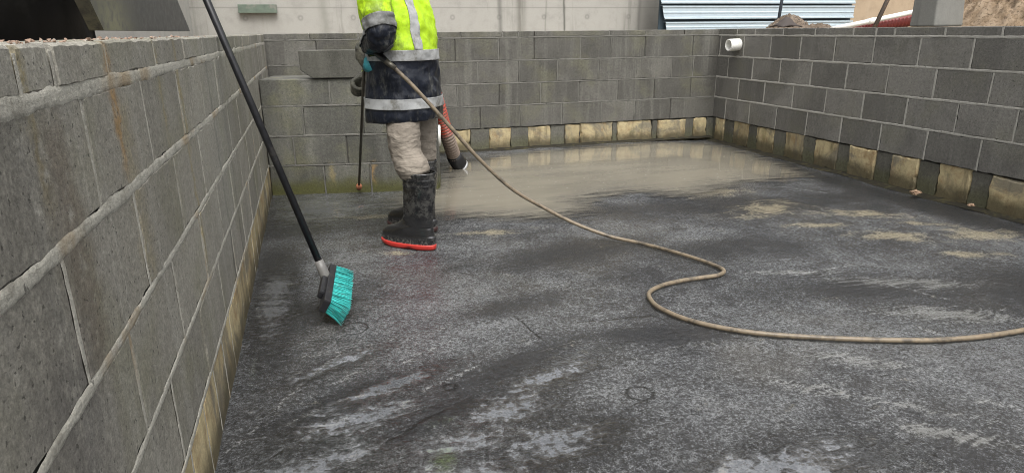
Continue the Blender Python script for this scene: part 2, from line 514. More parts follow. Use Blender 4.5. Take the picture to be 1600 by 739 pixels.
# fillet of dark mud in the angle between wall and floor
def fillet(name, pts, w, h, mat, label):
    b = MB(); P = catmull(pts, 24); n = len(P)
    vv = []; ff = []
    for i, p in enumerate(P):
        t = (P[min(i + 1, n - 1)] - P[max(i - 1, 0)]).normalized(); nn = Vector((-t.y, t.x, 0))
        ww = w * (1 + .5 * fbm((p.x * 6, p.y * 6, 1), 4)); hh = h * (1 + .6 * fbm((p.x * 9, p.y * 9, 4), 4))
        for a, z in ((-.012, hh), (.25 * ww, hh * .75), (.6 * ww, hh * .35), (ww, -.004)):
            vv.append(p + nn * a + Vector((0, 0, z + .003 * mn.noise(p * 60))))
    for i in range(n - 1):
        for k in range(3): ff.append((i * 4 + k, i * 4 + k + 1, (i + 1) * 4 + k + 1, (i + 1) * 4 + k))
    b.add(vv, ff)
    o = b.build(name, mat, None, True); tag(o, label, 'mud', kind='structure'); return o
M_mud = simple('dark_wet_mud', (.022, .020, .014), .9, .4, 40, .5, dirt=((.055, .048, .024), .5, .65), spec=.2)
fillet('mud_edge', [(XR, RY0, -.028), (XR, 2.0, -.028), (XR, 3.2, -.028), (XR, 4.5, -.028), (XR, 5.86, -.028)], .07, .008, M_mud, 'dark mud line along the right wall foot')
fillet('mud_edge', [(XR - .02, 5.89, 0), (3.2, 5.89, 0), (2.2, 5.89, 0), (1.2, 5.89, 0)], .05, .012, M_mud, 'dark mud line along the far wall foot')

# ------------------------------------------------------------------ floor
def poly_sd(px, py, poly):
    d = 1e9; inside = False
    n = len(poly)
    for i in range(n):
        ax, ay = poly[i]; bx, by = poly[(i + 1) % n]
        ex, ey = bx - ax, by - ay; wx, wy = px - ax, py - ay
        t = max(0, min(1, (wx * ex + wy * ey) / (ex * ex + ey * ey + 1e-12)))
        d = min(d, math.hypot(wx - t * ex, wy - t * ey))
        if (ay > py) != (by > py) and px < (bx - ax) * (py - ay) / (by - ay) + ax: inside = not inside
    return -d if inside else d
PUD = [(.95, 3.86), (1.20, 3.70), (1.45, 3.58), (1.66, 3.53), (1.85, 3.62), (1.92, 3.78), (2.10, 3.90), (2.36, 3.95), (2.55, 3.82), (2.75, 3.73), (2.92, 3.88), (3.2, 3.92), (3.55, 3.98), (3.85, 4.1),
       (4.0, 4.45), (4.05, 5.0), (4.08, 5.5), (3.7, 5.72), (3.2, 5.66), (2.7, 5.62), (2.3, 5.58), (1.9, 5.45), (1.55, 5.25), (1.30, 5.0), (1.19, 4.75), (1.15, 4.52), (.9, 4.4), (.82, 4.1)]
def gb(x, y, cx, cy, rx, ry, rot=0.0):
    c, s = math.cos(rot), math.sin(rot); dx, dy = x - cx, y - cy
    u, v = (dx * c + dy * s) / rx, (-dx * s + dy * c) / ry
    return math.exp(-(u * u + v * v))
TANS = [(2.95, 3.28, .30, .17, .25), (3.25, 2.60, .24, .10, -.35), (3.36, 2.25, .20, .055, -.35), (3.75, 2.50, .32, .14, -.2), (3.45, 3.0, .30, .10, -.4), (.66, 3.16, .13, .035, -.55), (1.2, 3.35, .25, .06, -.1), (2.9, 3.75, .3, .1, .1), (.55, 3.9, .25, .05, -.2), (3.0, 2.9, .2, .05, -.3), (3.6, 2.75, .2, .04, -.3)]
WHITES = [(1.95, 1.26, .22, .03, -.72), (2.16, 1.22, .12, .025, -.75), (1.72, 1.45, .16, .05, -.7), (1.95, 1.1, .25, .05, -.75), (2.6, 1.75, .4, .10, -.5), (2.75, 2.05, .4, .08, -.4), (2.0, 1.55, .3, .06, -.6), (2.4, 2.3, .3, .05, -.3), (.34, 1.95, .10, .012, .5), (.62, 2.05, .16, .014, .55), (.30, 1.70, .17, .02, .45), (.15, 2.0, .14, .010, .7), (.75, 2.25, .14, .008, .6), (.42, 2.15, .22, .012, .35)]  # pale slurry; the thinnest near-left streaks are painted ridge glints
WETS = [(.36, 1.70, .22, .09, .3), (.22, 1.50, .26, .11, .2), (.62, 1.50, .16, .10, .1), (.80, 1.62, .16, .10, .2), (.55, 1.35, .4, .10, 0), (.85, 1.42, .25, .10, .1), (.10, 2.7, .09, .5, 0), (.35, 4.2, .45, .45, 0), (1.4, 1.15, .3, .1, 0), (.45, 1.85, .3, .05, .4), (.95, 1.75, .3, .07, .35), (.3, 2.05, .25, .05, .45)]
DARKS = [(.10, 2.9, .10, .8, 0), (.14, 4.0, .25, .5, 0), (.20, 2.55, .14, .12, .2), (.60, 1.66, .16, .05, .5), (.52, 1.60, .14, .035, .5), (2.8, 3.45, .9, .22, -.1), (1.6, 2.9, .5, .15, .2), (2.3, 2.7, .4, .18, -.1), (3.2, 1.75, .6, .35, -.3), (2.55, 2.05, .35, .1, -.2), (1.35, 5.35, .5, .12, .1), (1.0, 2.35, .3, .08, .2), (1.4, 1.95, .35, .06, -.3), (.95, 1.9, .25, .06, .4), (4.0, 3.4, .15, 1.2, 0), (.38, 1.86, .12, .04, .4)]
def fz(x): return -.03 * sstep(x, 3.3, 4.26)
fb = MB()
gx = np.arange(-.19, 4.451, .03); gy = np.arange(.3, 6.1, .03)
xs = list(gx); ys = [-3, -1.2, -.5] + list(gy)
att = {'tan': [], 'white': [], 'wet': [], 'dark': [], 'green': []}
vv = []
for y in ys:
    for x in xs:
        vv.append((x, y, .004 * fbm((x * 2.2, y * 2.2, 0), 3) - .004 + fz(x)))
        m = lambda L_: max(gb(x, y, *q) for q in L_)
        att['tan'].append(m(TANS)); att['white'].append(m(WHITES)); att['wet'].append(m(WETS)); att['dark'].append(m(DARKS))
        att['green'].append(max(gb(x, y, .57, 1.44, .05, .09, -.3), gb(x, y, .60, 1.62, .10, .04, .3) * .6, gb(x, y, .06, 2.1, .04, .3) * .5))
nx = len(xs)
ff = [(j * nx + i, j * nx + i + 1, (j + 1) * nx + i + 1, (j + 1) * nx + i) for j in range(len(ys) - 1) for i in range(nx - 1)]
fb.add(vv, ff)

RIDGE_GLINTS = [(0.107, 1.788, 0.227, 1.988, 0.006), (0.227, 1.988, 0.378, 2.176, 0.005), (0.002, 1.611, 0.107, 1.788, 0.004), (0.152, 1.727, 0.282, 1.811, 0.009), (0.282, 1.811, 0.423, 1.831, 0.007), (0.551, 1.79, 0.804, 1.92, 0.006), (0.164, 2.144, 0.489, 2.14, 0.005), (0.123, 2.134, 0.314, 2.171, 0.004), (3.427, 3.778, 3.645, 3.499, 0.01), (2.398, 1.716, 2.438, 1.59, 0.014), (2.305, 2.279, 2.691, 2.312, 0.006), (2.622, 2.092, 2.771, 1.819, 0.006), (1.0, 3.514, 1.217, 3.481, 0.006)]  # glints on wet ridges, painted as thin pale lines
def floor_mat():
    k = Mat('wet_screed', .5, .5)
    # warp
    wv = k.N('ShaderNodeTexNoise'); k.L(k.obj, wv.inputs['Vector']); wv.inputs['Scale'].default_value = 1.6; wv.inputs['Detail'].default_value = 3
    sc = k.N('ShaderNodeVectorMath'); sc.operation = 'SCALE'; k.L(wv.outputs['Color'], sc.inputs[0]); sc.inputs[3].default_value = .35
    ad = k.N('ShaderNodeVectorMath'); ad.operation = 'ADD'; k.L(k.obj, ad.inputs[0]); k.L(sc.outputs[0], ad.inputs[1])
    W = ad.outputs[0]
    fine = k.noise(210, 4, .7)
    fine2 = k.noise(95, 5, .72, off=(3, 9, 1))
    pit = k.noise(46, 5, .65, off=(7, 1, 1))
    mid = k.noise(9, 7, .68, off=(1, 1, 4), vec=W)
    big = k.noise(1.5, 6, .62, off=(4, 2, 0))
    stA = k.noise(1, 8, .68, st=(2.6, 30, 1), rot=(0, 0, .28), vec=W)
    stB = k.noise(1, 8, .70, st=(3.5, 55, 1), rot=(0, 0, -.45), vec=W, off=(3, 6, 0))
    tan_, whi, wet, drk, grn = (k.attr(a) for a in ('tan', 'white', 'wet', 'dark', 'green'))
    lightness = k.add(k.add(k.mul(fine, 1.0), k.mul(fine2, 1.9)), k.add(k.mul(mid, .95), k.mul(big, 1.25)))   # ~1.5
    lightness = k.add(lightness, k.mul(k.sub(stA, .5), .22))
    lightness = k.add(lightness, k.mul(k.sub(stB, .5), .12))
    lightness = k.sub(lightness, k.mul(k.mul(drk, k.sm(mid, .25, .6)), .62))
    lightness = k.add(lightness, k.mul(k.sub(k.noise(330, 2, .6), .5), .8))
    t = k.sm(lightness, 2.20, 3.08)
    c = k.mix(t, (.011, .012, .0145), (.208, .214, .219))
    speck = k.sm(k.noise(130, 3, .65, off=(2, 2, 5)), .43, .35)
    c = k.mix(k.mul(speck, .75), c, (.012, .012, .013))
    # film of pale slurry caught on the high spots
    c = k.mix(k.mul(k.sm(stB, .60, .74), .30), c, (.30, .295, .275))
    f = k.sm(k.add(k.mul(whi, .75), k.mul(k.add(k.mul(k.sub(stB, .5), 1.6), k.add(k.sub(fine2, .5), k.sub(mid, .5))), 1.1)), .35, .80)
    c = k.mix(k.mul(f, .42), c, (.36, .36, .34))  # slurry colour, also used to paint the thin glint streaks
    f = k.sm(k.add(k.mul(tan_, .8), k.mul(k.add(k.add(k.sub(stA, .5), k.sub(fine2, .5)), k.mul(k.sub(mid, .5), 1.6)), 1.2)), .30, .85)
    c = k.mix(k.mul(f, .8), c, k.val((.33, .285, .19), k.lin(fine2, .3, .7, .75, 1.2)))
    f = k.sm(k.add(k.mul(grn, .7), k.mul(k.sub(fine2, .5), 1.0)), .3, .8)
    c = k.mix(k.mul(f, .7), c, (.13, .19, .05))
    # brown muddy tinge
    c = k.mix(k.mul(k.sm(k.noise(1.1, 5, .6, off=(1, 7, 3)), .5, .72), .16), c, (.17, .145, .10))
    wt = k.sm(k.sub(k.add(wet, k.mul(k.sub(mid, .5), 1.6)), k.add(k.mul(k.sub(pit, .5), 1.5), k.mul(k.sub(stA, .5), -1.1))), .16, .95)
    c = k.mix(k.mul(wt, .55), c, (.115, .12, .128))
    # rings, cracks and painted ridge glints
    x, y, z = k.xyz()
    def ring(cx, cy, rad, w, sx=1.0):
        dx = k.sub(x, cx); dy = k.mul(k.sub(y, cy), sx)
        d = k.ma('SQRT', k.add(k.mul(dx, dx), k.mul(dy, dy)))
        d = k.add(d, k.add(k.mul(k.sub(pit, .5), .022), k.mul(k.sub(mid, .5), .03)))
        return k.gauss(d, rad, w)
    rg = k.mx(ring(1.209, 1.584, .040, .005), k.mx(ring(.841, 1.597, .014, .005), k.mx(ring(.40, 2.33, .05, .004), ring(.66, 1.80, .02, .005))))
    rg = k.mul(k.mul(rg, k.sm(fine2, .40, .54)), k.sm(mid, .40, .52))
    def crack(ax, ay, bx, by, w=.004):
        ln = math.hypot(bx - ax, by - ay); tx, ty = (bx - ax) / ln, (by - ay) / ln
        s_ = k.add(k.mul(k.sub(x, ax), tx), k.mul(k.sub(y, ay), ty))
        n_ = k.add(k.add(k.mul(k.sub(x, ax), -ty), k.mul(k.sub(y, ay), tx)), k.mul(k.sub(mid, .5), .05))
        return k.mul(k.mul(k.gauss(n_, 0, w), k.sm(s_, 0, .05)), k.mul(k.sm(s_, ln, ln - .05), k.sm(pit, .40, .52)))
    ck = k.mx(crack(.90, 1.42, 1.22, 1.56), k.mx(crack(.02, 1.52, .30, 1.70, .006), crack(.25, 1.63, .62, 1.72, .006)))
    ck = k.mx(ck, k.mx(crack(.35, 1.52, .72, 1.74, .005), crack(.1, 2.45, .35, 2.62, .006)))
    ck = k.mx(ck, k.mx(crack(1.2, 2.12, 1.55, 2.08, .003), crack(1.0, 2.3, 1.05, 2.0, .003)))
    rd = None
    for q in RIDGE_GLINTS:
        r_ = crack(*q); rd = r_ if rd is None else k.mx(rd, r_)
    c = k.mix(k.mul(k.mul(rd, k.sm(fine2, .40, .56)), .6), c, (.38, .38, .365))  # pale colour only, paints the glint along each line
    mark = k.mx(rg, ck)
    c = k.mix(k.mul(mark, .6), c, (.012, .012, .012))
    hgt = k.add(k.add(k.mul(fine2, .8), k.mul(fine, .4)), k.add(k.mul(pit, .9), k.add(k.mul(stB, .12), k.mul(stA, .2))))
    hgt = k.sub(hgt, k.mul(mark, 1.2))
    hw = k.mul(hgt, k.lin(wt, 0, 1, 1.0, .03))
    nb = k.bump(hw, 1.0, .010)
    nb = k.bump(k.mul(mid, k.lin(wt, 0, 1, 1.0, .2)), .25, .02, nb)
    rough = k.lin(wt, 0, 1, .19, .03)
    k.L(k.lin(wt, 0, 1, .45, 1.0), k.b.inputs['Coat Weight']); k.b.inputs['Coat Roughness'].default_value = .10; k.b.inputs['Coat IOR'].default_value = 1.6; k.L(nb, k.b.inputs['Coat Normal'])
    rough = k.add(rough, k.mul(k.sub(mid, .5), .35))
    return k.done(c, k.ma('MAXIMUM', rough, .06), nb)
M_floor = floor_mat()
fo = fb.build('floor', M_floor, None, True)
for a, vals in att.items(): vattr(fo.data, a, vals)
tag(fo, kind='structure')

# muddy water standing at the far end
pb = MB(); sd = []; idx = {}; pv = []; pf = []
for j, y in enumerate(np.arange(3.3, 5.86, .03)):
    for i, x in enumerate(np.arange(.6, 4.25, .03)):
        d = poly_sd(x, y, PUD)
        if d < .27:
            idx[(i, j)] = len(pv); pv.append((x, y, .0045 + fz(x))); sd.append(d)
for (i, j) in idx:
    q = [idx.get(t) for t in ((i, j), (i + 1, j), (i + 1, j + 1), (i, j + 1))]
    if None not in q: pf.append(tuple(q))
pb.add(pv, pf, sd)
def puddle_mat():
    k = Mat('muddy_water', .06, .5)
    s_ = k.attr('edge')
    stA = k.noise(1, 7, .7, st=(2.0, 17, 1), rot=(0, 0, .05)); big = k.noise(2.2, 5, .6, st=(.5, 1.6, 1)); mid = k.noise(12, 6, .7, st=(.5, 2, 1))
    e = k.add(s_, k.mul(k.add(k.sub(stA, .5), k.mul(k.sub(mid, .5), .9)), .55))
    a = k.sm(e, .17, -.11)
    c = k.mix(k.sm(big, .35, .68), (.215, .195, .152), (.160, .146, .116))
    c = k.mix(k.sm(e, -.30, .05), c, (.135, .125, .105))
    c = k.mix(k.mul(k.sm(stA, .60, .72), .4), c, (.12, .11, .09))
    c = k.mix(k.mul(k.sm(k.noise(1, 7, .7, st=(4, 40, 1), off=(5, 5, 0)), .68, .73), .8), c, (.05, .048, .04))
    c = k.mix(k.mul(k.sm(k.noise(60, 3, .5, st=(.6, 1.6, 1)), .70, .74), .8), c, (.6, .58, .52))
    k.done(c, k.lin(mid, .3, .7, .05, .14), k.bump(k.noise(7, 4, .5, st=(.6, 1.5, 1)), .05, .008))
    tr = k.N('ShaderNodeBsdfTransparent'); mx = k.N('ShaderNodeMixShader')
    k.L(a, mx.inputs[0]); k.nt.links.new(tr.outputs[0], mx.inputs[1]); k.nt.links.new(k.b.outputs[0], mx.inputs[2])
    k.nt.links.new(mx.outputs[0], k.out.inputs['Surface'])
    return k.m
pud = pb.build('puddle_water', puddle_mat(), None, True, attname='edge')
tag(pud, kind='structure')

# ------------------------------------------------------------------ ground outside the pit
def ground_mat():
    k = Mat('yard_earth', .9, .2)
    n = k.noise(5, 8, .7); g = k.noise(60, 5, .7)
    c = k.mix(k.sm(n, .35, .65), (.17, .135, .095), (.27, .23, .17))
    c = k.val(c, k.lin(g, .3, .7, .7, 1.3))
    return k.done(c, .9, k.bump(g, .6, .02))
M_ground = ground_mat()
GZ = .93
gbm = MB()
X = [-150, -.185, XR + .185, 150]; Y = [-150, -3.0, 6.07, 150]
gv = [(x, y, GZ) for y in Y for x in X]
gbm.add(gv, [(j * 4 + i, j * 4 + i + 1, (j + 1) * 4 + i + 1, (j + 1) * 4 + i) for j in range(3) for i in range(3) if not (i == 1 and j == 1)])
# sides of the pit behind the camera
go = gbm.build('ground', M_ground, None); tag(go, kind='structure')

# concrete retaining walls beyond the pit
def conc_mat(name, base, stain, amt, tie=False):
    k = Mat(name, .8, .3)
    x, y, z = k.xyz()
    g = k.noise(120, 6, .7); m = k.noise(6, 7, .68, off=(2, 2, 1)); st = k.noise(1, 7, .66, st=(5, 5, .35)); s2 = k.noise(1, 6, .7, st=(2.1, 2.1, .22), off=(6, 1, 2))
    c = k.val(base, k.lin(g, .3, .7, .88, 1.12))
    c = k.mix(k.mul(k.sm(m, .45, .7), .45), c, tuple(.68 * q for q in base))
    c = k.mix(k.mul(k.sm(st, .56, .70), amt), c, stain)
    c = k.mix(k.mul(k.sm(s2, .60, .68), amt), c, tuple(.7 * q for q in stain))
    if tie:
        # formwork ties and board lines
        xm = k.ma('PINGPONG', k.sub(x, 2.727), .305)
        d = k.ma('SQRT', k.add(k.mul(xm, xm), k.mul(k.sub(z, 1.228), k.sub(z, 1.228))))
        c = k.mix(k.mul(k.gauss(d, .022, .012), .38), c, tuple(.35 * q for q in base))
        c = k.mix(k.mul(k.gauss(k.add(z, k.mul(k.sub(m, .5), .01)), 1.343, .007), .5), c, tuple(.45 * q for q in base))
        for cx, w, a, col in ((2.74, .03, .55, (.10, .10, .09)), (3.02, .055, .85, (.13, .125, .105)), (3.36, .012, .4, (.12, .12, .1)), (3.62, .015, .8, (.07, .07, .06)), (.55, .05, .5, (.2, .2, .17)), (4.72, .02, .5, (.1, .1, .09)), (4.85, .2, .55, (.16, .155, .14)), (.95, .04, .3, (.2, .2, .18))):
            g1 = k.gauss(k.add(x, k.mul(k.sub(k.noise(4, 4, .6, st=(1, 1, .5)), .5), .07)), cx, w)
            c = k.mix(k.mul(k.mul(g1, a), k.sm(st, .25, .5)), c, col)
    return k.done(c, .8, k.bump(g, .3, .004, k.bump(m, .2, .01)))
M_conc = conc_mat('pale_concrete', (.36, .35, .32), (.20, .195, .17), .45, True)
M_conc2 = conc_mat('streaked_concrete', (.42, .415, .395), (.27, .35, .32), .5)
rwb = MB(); rwb.add(*box((1.95, 8.62, 1.55), (6.3, .24, 1.9)))
rback = rwb.build('concrete_wall', M_conc, None)
bvm = rback.modifiers.new('b', 'BEVEL'); bvm.width = .012; bvm.segments = 2
tag(rback, 'tall pale concrete wall with round tie marks beyond the far end of the pit', 'wall')
swb = MB(); swb.add(*box((-1.05, 6.4, 1.55), (.30, 4.2, 1.9)))
sback = swb.build('concrete_wall', M_conc2, None)
bvm = sback.modifiers.new('b', 'BEVEL'); bvm.width = .012; bvm.segments = 2
tag(sback, 'white streaked concrete wall end between the dark steel bin and green board', 'wall')
M_green = simple('green_paint_board', (.12, .155, .12), .75, .25, 18, .4, dirt=((.2, .2, .17), .5, .62))
bd = bevbox('timber_board', (-.175, 8.46, 1.33), (.42, .05, .095), M_green, None, .004)
tag(bd, 'faded green timber board fixed to the pale concrete behind the broom', 'board')

# pale metal sheeting right of the concrete
M_sheet = simple('pale_sheet_metal', (.43, .51, .56), .45, .08, 14, .1, dirt=((.45, .52, .56), .56, .72))
M_gap = simple('dark_backing', (.035, .055, .07), .5, .2, 20, .1)
sh = empty('metal_sheeting', (4.8, 8.0, GZ))
tag(sh, 'pale blue metal sheeting in stacked ribbed panels beyond the far corner', 'fence')
bk = MB(); bk.add(*box((1.52, .075, .45), (3.08, .02, 1.5))); bk.build('backing_sheet', M_gap, sh)  # dark sheet behind the panels, visible as lines in their gaps
zc = GZ - .06
k_ = 0
for z0, z1 in ((-.10, .075), (.232 - .145, .232 - .012), (.252, .420), (.445, .615), (.64, .81), (.83, 1.0)):
    b = MB()
    x0 = .13 - .30 * (z0 + .1); x1 = 3.045
    lip = .012
    zs = [(z0, .0), (z0 + .004, -.014), (z0 + .022, -.014), (z0 + .03, 0), ((z0 + z1) / 2 - .012, 0), ((z0 + z1) / 2 - .006, -.005), ((z0 + z1) / 2 + .004, -.005), ((z0 + z1) / 2 + .012, 0), (z1 - .03, 0), (z1 - .018, -.010), (z1, -.010), (z1, .05)]
    pvv = []
    for (zz, yy) in zs: pvv += [(x0 - (zz - z0) * .25, yy, zz), (x1, yy + .0, zz + .004)]
    b.add(pvv, [(2 * i, 2 * i + 1, 2 * i + 3, 2 * i + 2) for i in range(len(zs) - 1)])
    po = b.build('panel', M_sheet, sh, recalc=True)
    sol = po.modifiers.new('s', 'SOLIDIFY'); sol.thickness = .002

# sandy coloured wall further right
M_sand = conc_mat('sandy_render', (.40, .31, .215), (.48, .40, .30), .5)
sb = MB(); sb.add(*box((11.2, 9.1, 1.35), (7.0, .3, 1.6)))
so = sb.build('rendered_wall', M_sand, None); tag(so, 'sandy tan rendered wall behind the leaning steel bar', 'wall')

# leaning dark post
M_post = simple('dark_steel', (.03, .038, .05), .5, .2, 30, .2)
pm = MB(); pm.add(*tube([(5.39, 6.5, GZ - .1), (5.432, 6.5, 1.362), (5.47, 6.5, 1.75)], .017, 10))
po = pm.build('fence_post', M_post, None, True); tag(po, 'thin dark post rising beside the gravel pile', 'post')
M_rust = simple('rusty_bar', (.055, .042, .032), .75, .3, 60, .4, dirt=((.16, .09, .05), .5, .62))
pm = MB(); pm.add(*tube([(5.22, 5.0, GZ - .02), (5.383, 5.0, 1.297), (5.62, 5.0, 1.80)], .019, 8))
po = pm.build('steel_bar', M_rust, None, True); tag(po, 'rusty brown steel bar leaning over the white drain pipe', 'bar')

# heaps
def heap(name, cx, cy, rx, ry, h, mat, label, cat, seed, res=70, clump=.05, freq=8, base=GZ, shape=1.0):
    b = MB(); vv = []; 
    for j in range(res + 1):
        for i in range(res + 1):
            u = i / res * 2 - 1; v = j / res * 2 - 1
            x = cx + u * rx * 1.25; y = cy + v * ry * 1.25
            r_ = math.hypot(u, v) * 1.25
            hh = h * max(0, 1 - r_ ** (1.6 * shape)) if r_ < 1 else 0
            k = sstep(r_, 1.1, .6)
            q = Vector((x * freq, y * freq, seed))
            z = base - .02 + hh + k * clump * (mn.fractal(q, .8, 2.1, 5)) + k * clump * .6 * abs(mn.noise(q * 2.3)) 
            vv.append((x + k * .4 * clump * mn.noise(q * 1.7 + Vector((5, 5, 5))), y, z))
    n = res + 1
    b.add(vv, [(j * n + i, j * n + i + 1, (j + 1) * n + i + 1, (j + 1) * n + i) for j in range(res) for i in range(res)])
    o = b.build(name, mat, None, True); tag(o, label, cat); return o
def soil_mat(name, a, b_, dark):
    k = Mat(name, .95, .15)
    g = k.noise(45, 6, .75); m = k.noise(9, 6, .7)
    c = k.mix(k.sm(m, .35, .65), a, b_)
    c = k.mix(k.mul(k.sm(g, .5, .36), .9), c, dark)
    return k.done(c, .95, k.bump(g, .9, .03))
M_soil = soil_mat('clay_soil', (.25, .18, .115), (.36, .28, .20), (.08, .055, .035))
M_grav = soil_mat('brown_gravel', (.15, .115, .085), (.25, .20, .155), (.05, .04, .035))
heap('soil_heap', 8.4, 5.3, 1.95, 1.5, 1.15, M_soil, 'rough brown heap of clay soil behind the right wall, right of the concrete post', 'soil heap', 3.0, 170, .15, 13)
heap('gravel_pile', 5.44, 6.35, .36, .35, .29, M_grav, 'small pile of brown gravel at the foot of the thin dark post', 'gravel pile', 8.0, 90, .022, 40)
heap('rubble_pile', 5.92, 6.45, .42, .3, .19, M_grav, 'low spread of rubble right of the gravel pile', 'rubble', 15.0, 60, .025, 20)
M_blackp = simple('black_plastic', (.015, .015, .016), .4, .2, 20, .1)
b = MB()
vv = []
for j in range(9):
    for i in range(9):
        u, v = i / 8 - .5, j / 8 - .5
        vv.append((5.16 + .26 * u, 6.05 + .2 * v, 1.075 + .10 * math.exp(-8 * (u * u + v * v)) + .02 * mn.noise(Vector((u * 6, v * 6, 3)))))
b.add(vv, [(j * 9 + i, j * 9 + i + 1, (j + 1) * 9 + i + 1, (j + 1) * 9 + i) for j in range(8) for i in range(8)])
ob = b.build('plastic_scrap', simple('dark_cloth', (.05, .04, .035), .8, .3, 20, .3), None, True); ob.modifiers.new('s', 'SOLIDIFY').thickness = .01
tag(ob, 'dark crumpled scrap on the left slope of the gravel pile', 'scrap')

# white drain pipe and dark red corrugated duct behind the right wall
M_pvc = simple('white_pvc', (.80, .79, .74), .35, .05, 12, .05, dirt=((.55, .5, .4), .58, .72))
b = MB(); b.add(*tube([(5.30, 5.55, 1.045), (6.55, 5.45, 1.26)], .024, 14)); dp = b.build('drain_pipe', M_pvc, None, True)
tag(dp, 'long slim white pipe lying above the dark red corrugated duct', 'pipe')
b = MB(); b.add(*tube([(5.70, 5.512, 1.114), (5.76, 5.508, 1.124)], .030, 14)); b.build('pipe_collar', M_pvc, dp, True)
M_duct = simple('dark_red_plastic', (.20, .035, .03), .5, .2, 20, .1)
pts = catmull([(5.48, 5.62, .99), (5.8, 5.60, 1.06), (6.2, 5.58, 1.115), (6.7, 5.5, 1.16)], 40)
b = MB(); b.add(*tube(pts, [.062 if i % 4 < 2 else .050 for i in range(len(pts))], 16)); o = b.build('corrugated_duct', M_duct, None, True)
tag(o, 'dark red corrugated duct under the slim white pipe', 'duct')
# concrete post standing on the right wall
M_gconc = conc_mat('grey_post_concrete', (.19, .187, .17), (.10, .098, .09), .6)
cp = MB()
q0 = [(4.285, 3.70), (4.305, 3.52), (4.60, 3.56), (4.58, 3.74)]
q1 = [(4.30, 3.70), (4.32, 3.545), (4.56, 3.575), (4.545, 3.73)]
cp.add([(x, y, 1.062) for x, y in q0] + [(x, y, 1.55) for x, y in q1], [(3, 2, 1, 0), (4, 5, 6, 7), (0, 1, 5, 4), (1, 2, 6, 5), (2, 3, 7, 6), (3, 0, 4, 7)])
cpo = cp.build('concrete_post', M_gconc, None, recalc=True); bvm = cpo.modifiers.new('b', 'BEVEL'); bvm.width = .012; bvm.segments = 3
tag(cpo, 'square grey concrete post standing on top of the right wall', 'concrete post')

# white pipe stubs
def stub(name, a, b_, R, label):
    t = tube([a, b_], R, 24, False)
    A, B = Vector(a), Vector(b_); d = (B - A).normalized()
    m = MB()
    # hollow: outer, rim, inner
    rr = [R, R, R * .80, R * .80]; pp = [A, B, B, B - d * .09]
    up = Vector((0, 0, 1)); n_ = up.cross(d).normalized(); u_ = d.cross(n_)
    rings = [[p + (n_ * math.cos(2 * PI * j / 28) + u_ * math.sin(2 * PI * j / 28)) * r_ for j in range(28)] for p, r_ in zip(pp, rr)]
    v, f = loft(rings, False, True)
    m.add(v, f)
    o = m.build(name, M_pvc, None, recalc=True)
    bv = o.modifiers.new('b', 'BEVEL'); bv.width = .004; bv.segments = 2; bv.limit_method = 'ANGLE'
    for p in o.data.polygons: p.use_smooth = True
    tag(o, label, 'pipe'); return o
stub('pipe_stub', (XR + .05, 5.56, .918), (XR - .115, 5.56, .912), .055, 'white plastic pipe stub poking out of the right wall near the far corner')
stub('pipe_stub', (1.05, 4.62, .36), (1.178, 4.60, .355), .075, 'white plastic pipe stub at the low wall end, beside the striped suction hose')

# ------------------------------------------------------------------ steel bin beyond the left wall
M_bin = simple('dark_bin_steel', (.035, .036, .038), .38, .35, 9, .15, metal=.0, dirt=((.075, .076, .075), .5, .72))
def plate_mat():
    k = Mat('grey_bin_plate', .55, .4)
    x, y, z = k.xyz()
    n = k.noise(25, 6, .7); st = k.noise(1, 6, .7, st=(8, 8, 60), rot=(.45, 0, 0)); sc = k.noise(1, 5, .7, st=(3, 26, 2), rot=(.35, 0, 0))
    c = k.val((.060, .060, .058), k.lin(n, .3, .7, .75, 1.25))
    c = k.mix(k.mul(k.sm(sc, .62, .70), .6), c, (.15, .15, .14))
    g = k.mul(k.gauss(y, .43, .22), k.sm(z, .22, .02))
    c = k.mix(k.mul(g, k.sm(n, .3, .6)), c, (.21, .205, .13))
    return k.done(c, k.lin(n, .3, .7, .4, .7), k.bump(n, .2, .003))
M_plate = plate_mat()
bn = empty('steel_bin', (-.27, 2.1, 1.064))
tag(bn, 'dark steel bin with a slanted side plate resting on the left wall edge', 'bin')
b = MB()
pl = [(.26, .012), (1.98, .012), (1.30, .40), (.05, .40)]
pl = [(.30, .012), (1.95, .012), (1.42, .33), (1.2, .46), (-.10, .46), (.10, .2)]
n = len(pl)
b.add([(0, y, z) for y, z in pl] + [(-.04, y, z) for y, z in pl], [tuple(range(n)), tuple(reversed(range(n, 2 * n)))] + [((i + 1) % n, i, i + n, (i + 1) % n + n) for i in range(n)])
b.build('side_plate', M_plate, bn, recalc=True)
b = MB()   # curved shell behind the mouth
rings = [(p.x, p.y) for p in catmull([(-.03, .32, 0), (-.15, .52, 0), (-.29, .64, 0), (-.43, .66, 0), (-.56, .55, 0), (-.64, .30, 0), (-.66, -.1, 0)], 6)]
vv = []
for (xx, yy) in rings: vv += [(xx, yy, -.06), (xx - .01, yy, .5)]
b.add(vv, [(2 * i, 2 * i + 2, 2 * i + 3, 2 * i + 1) for i in range(len(rings) - 1)])
s = b.build('curved_shell', M_bin, bn, True); s.modifiers.new('s', 'SOLIDIFY').thickness = .02
b = MB(); b.add(*box((-.36, .55, .52), (.66, 1.5, .03))); b.build('shade_lid', M_bin, bn)  # unseen lid added to keep skylight out of the shell
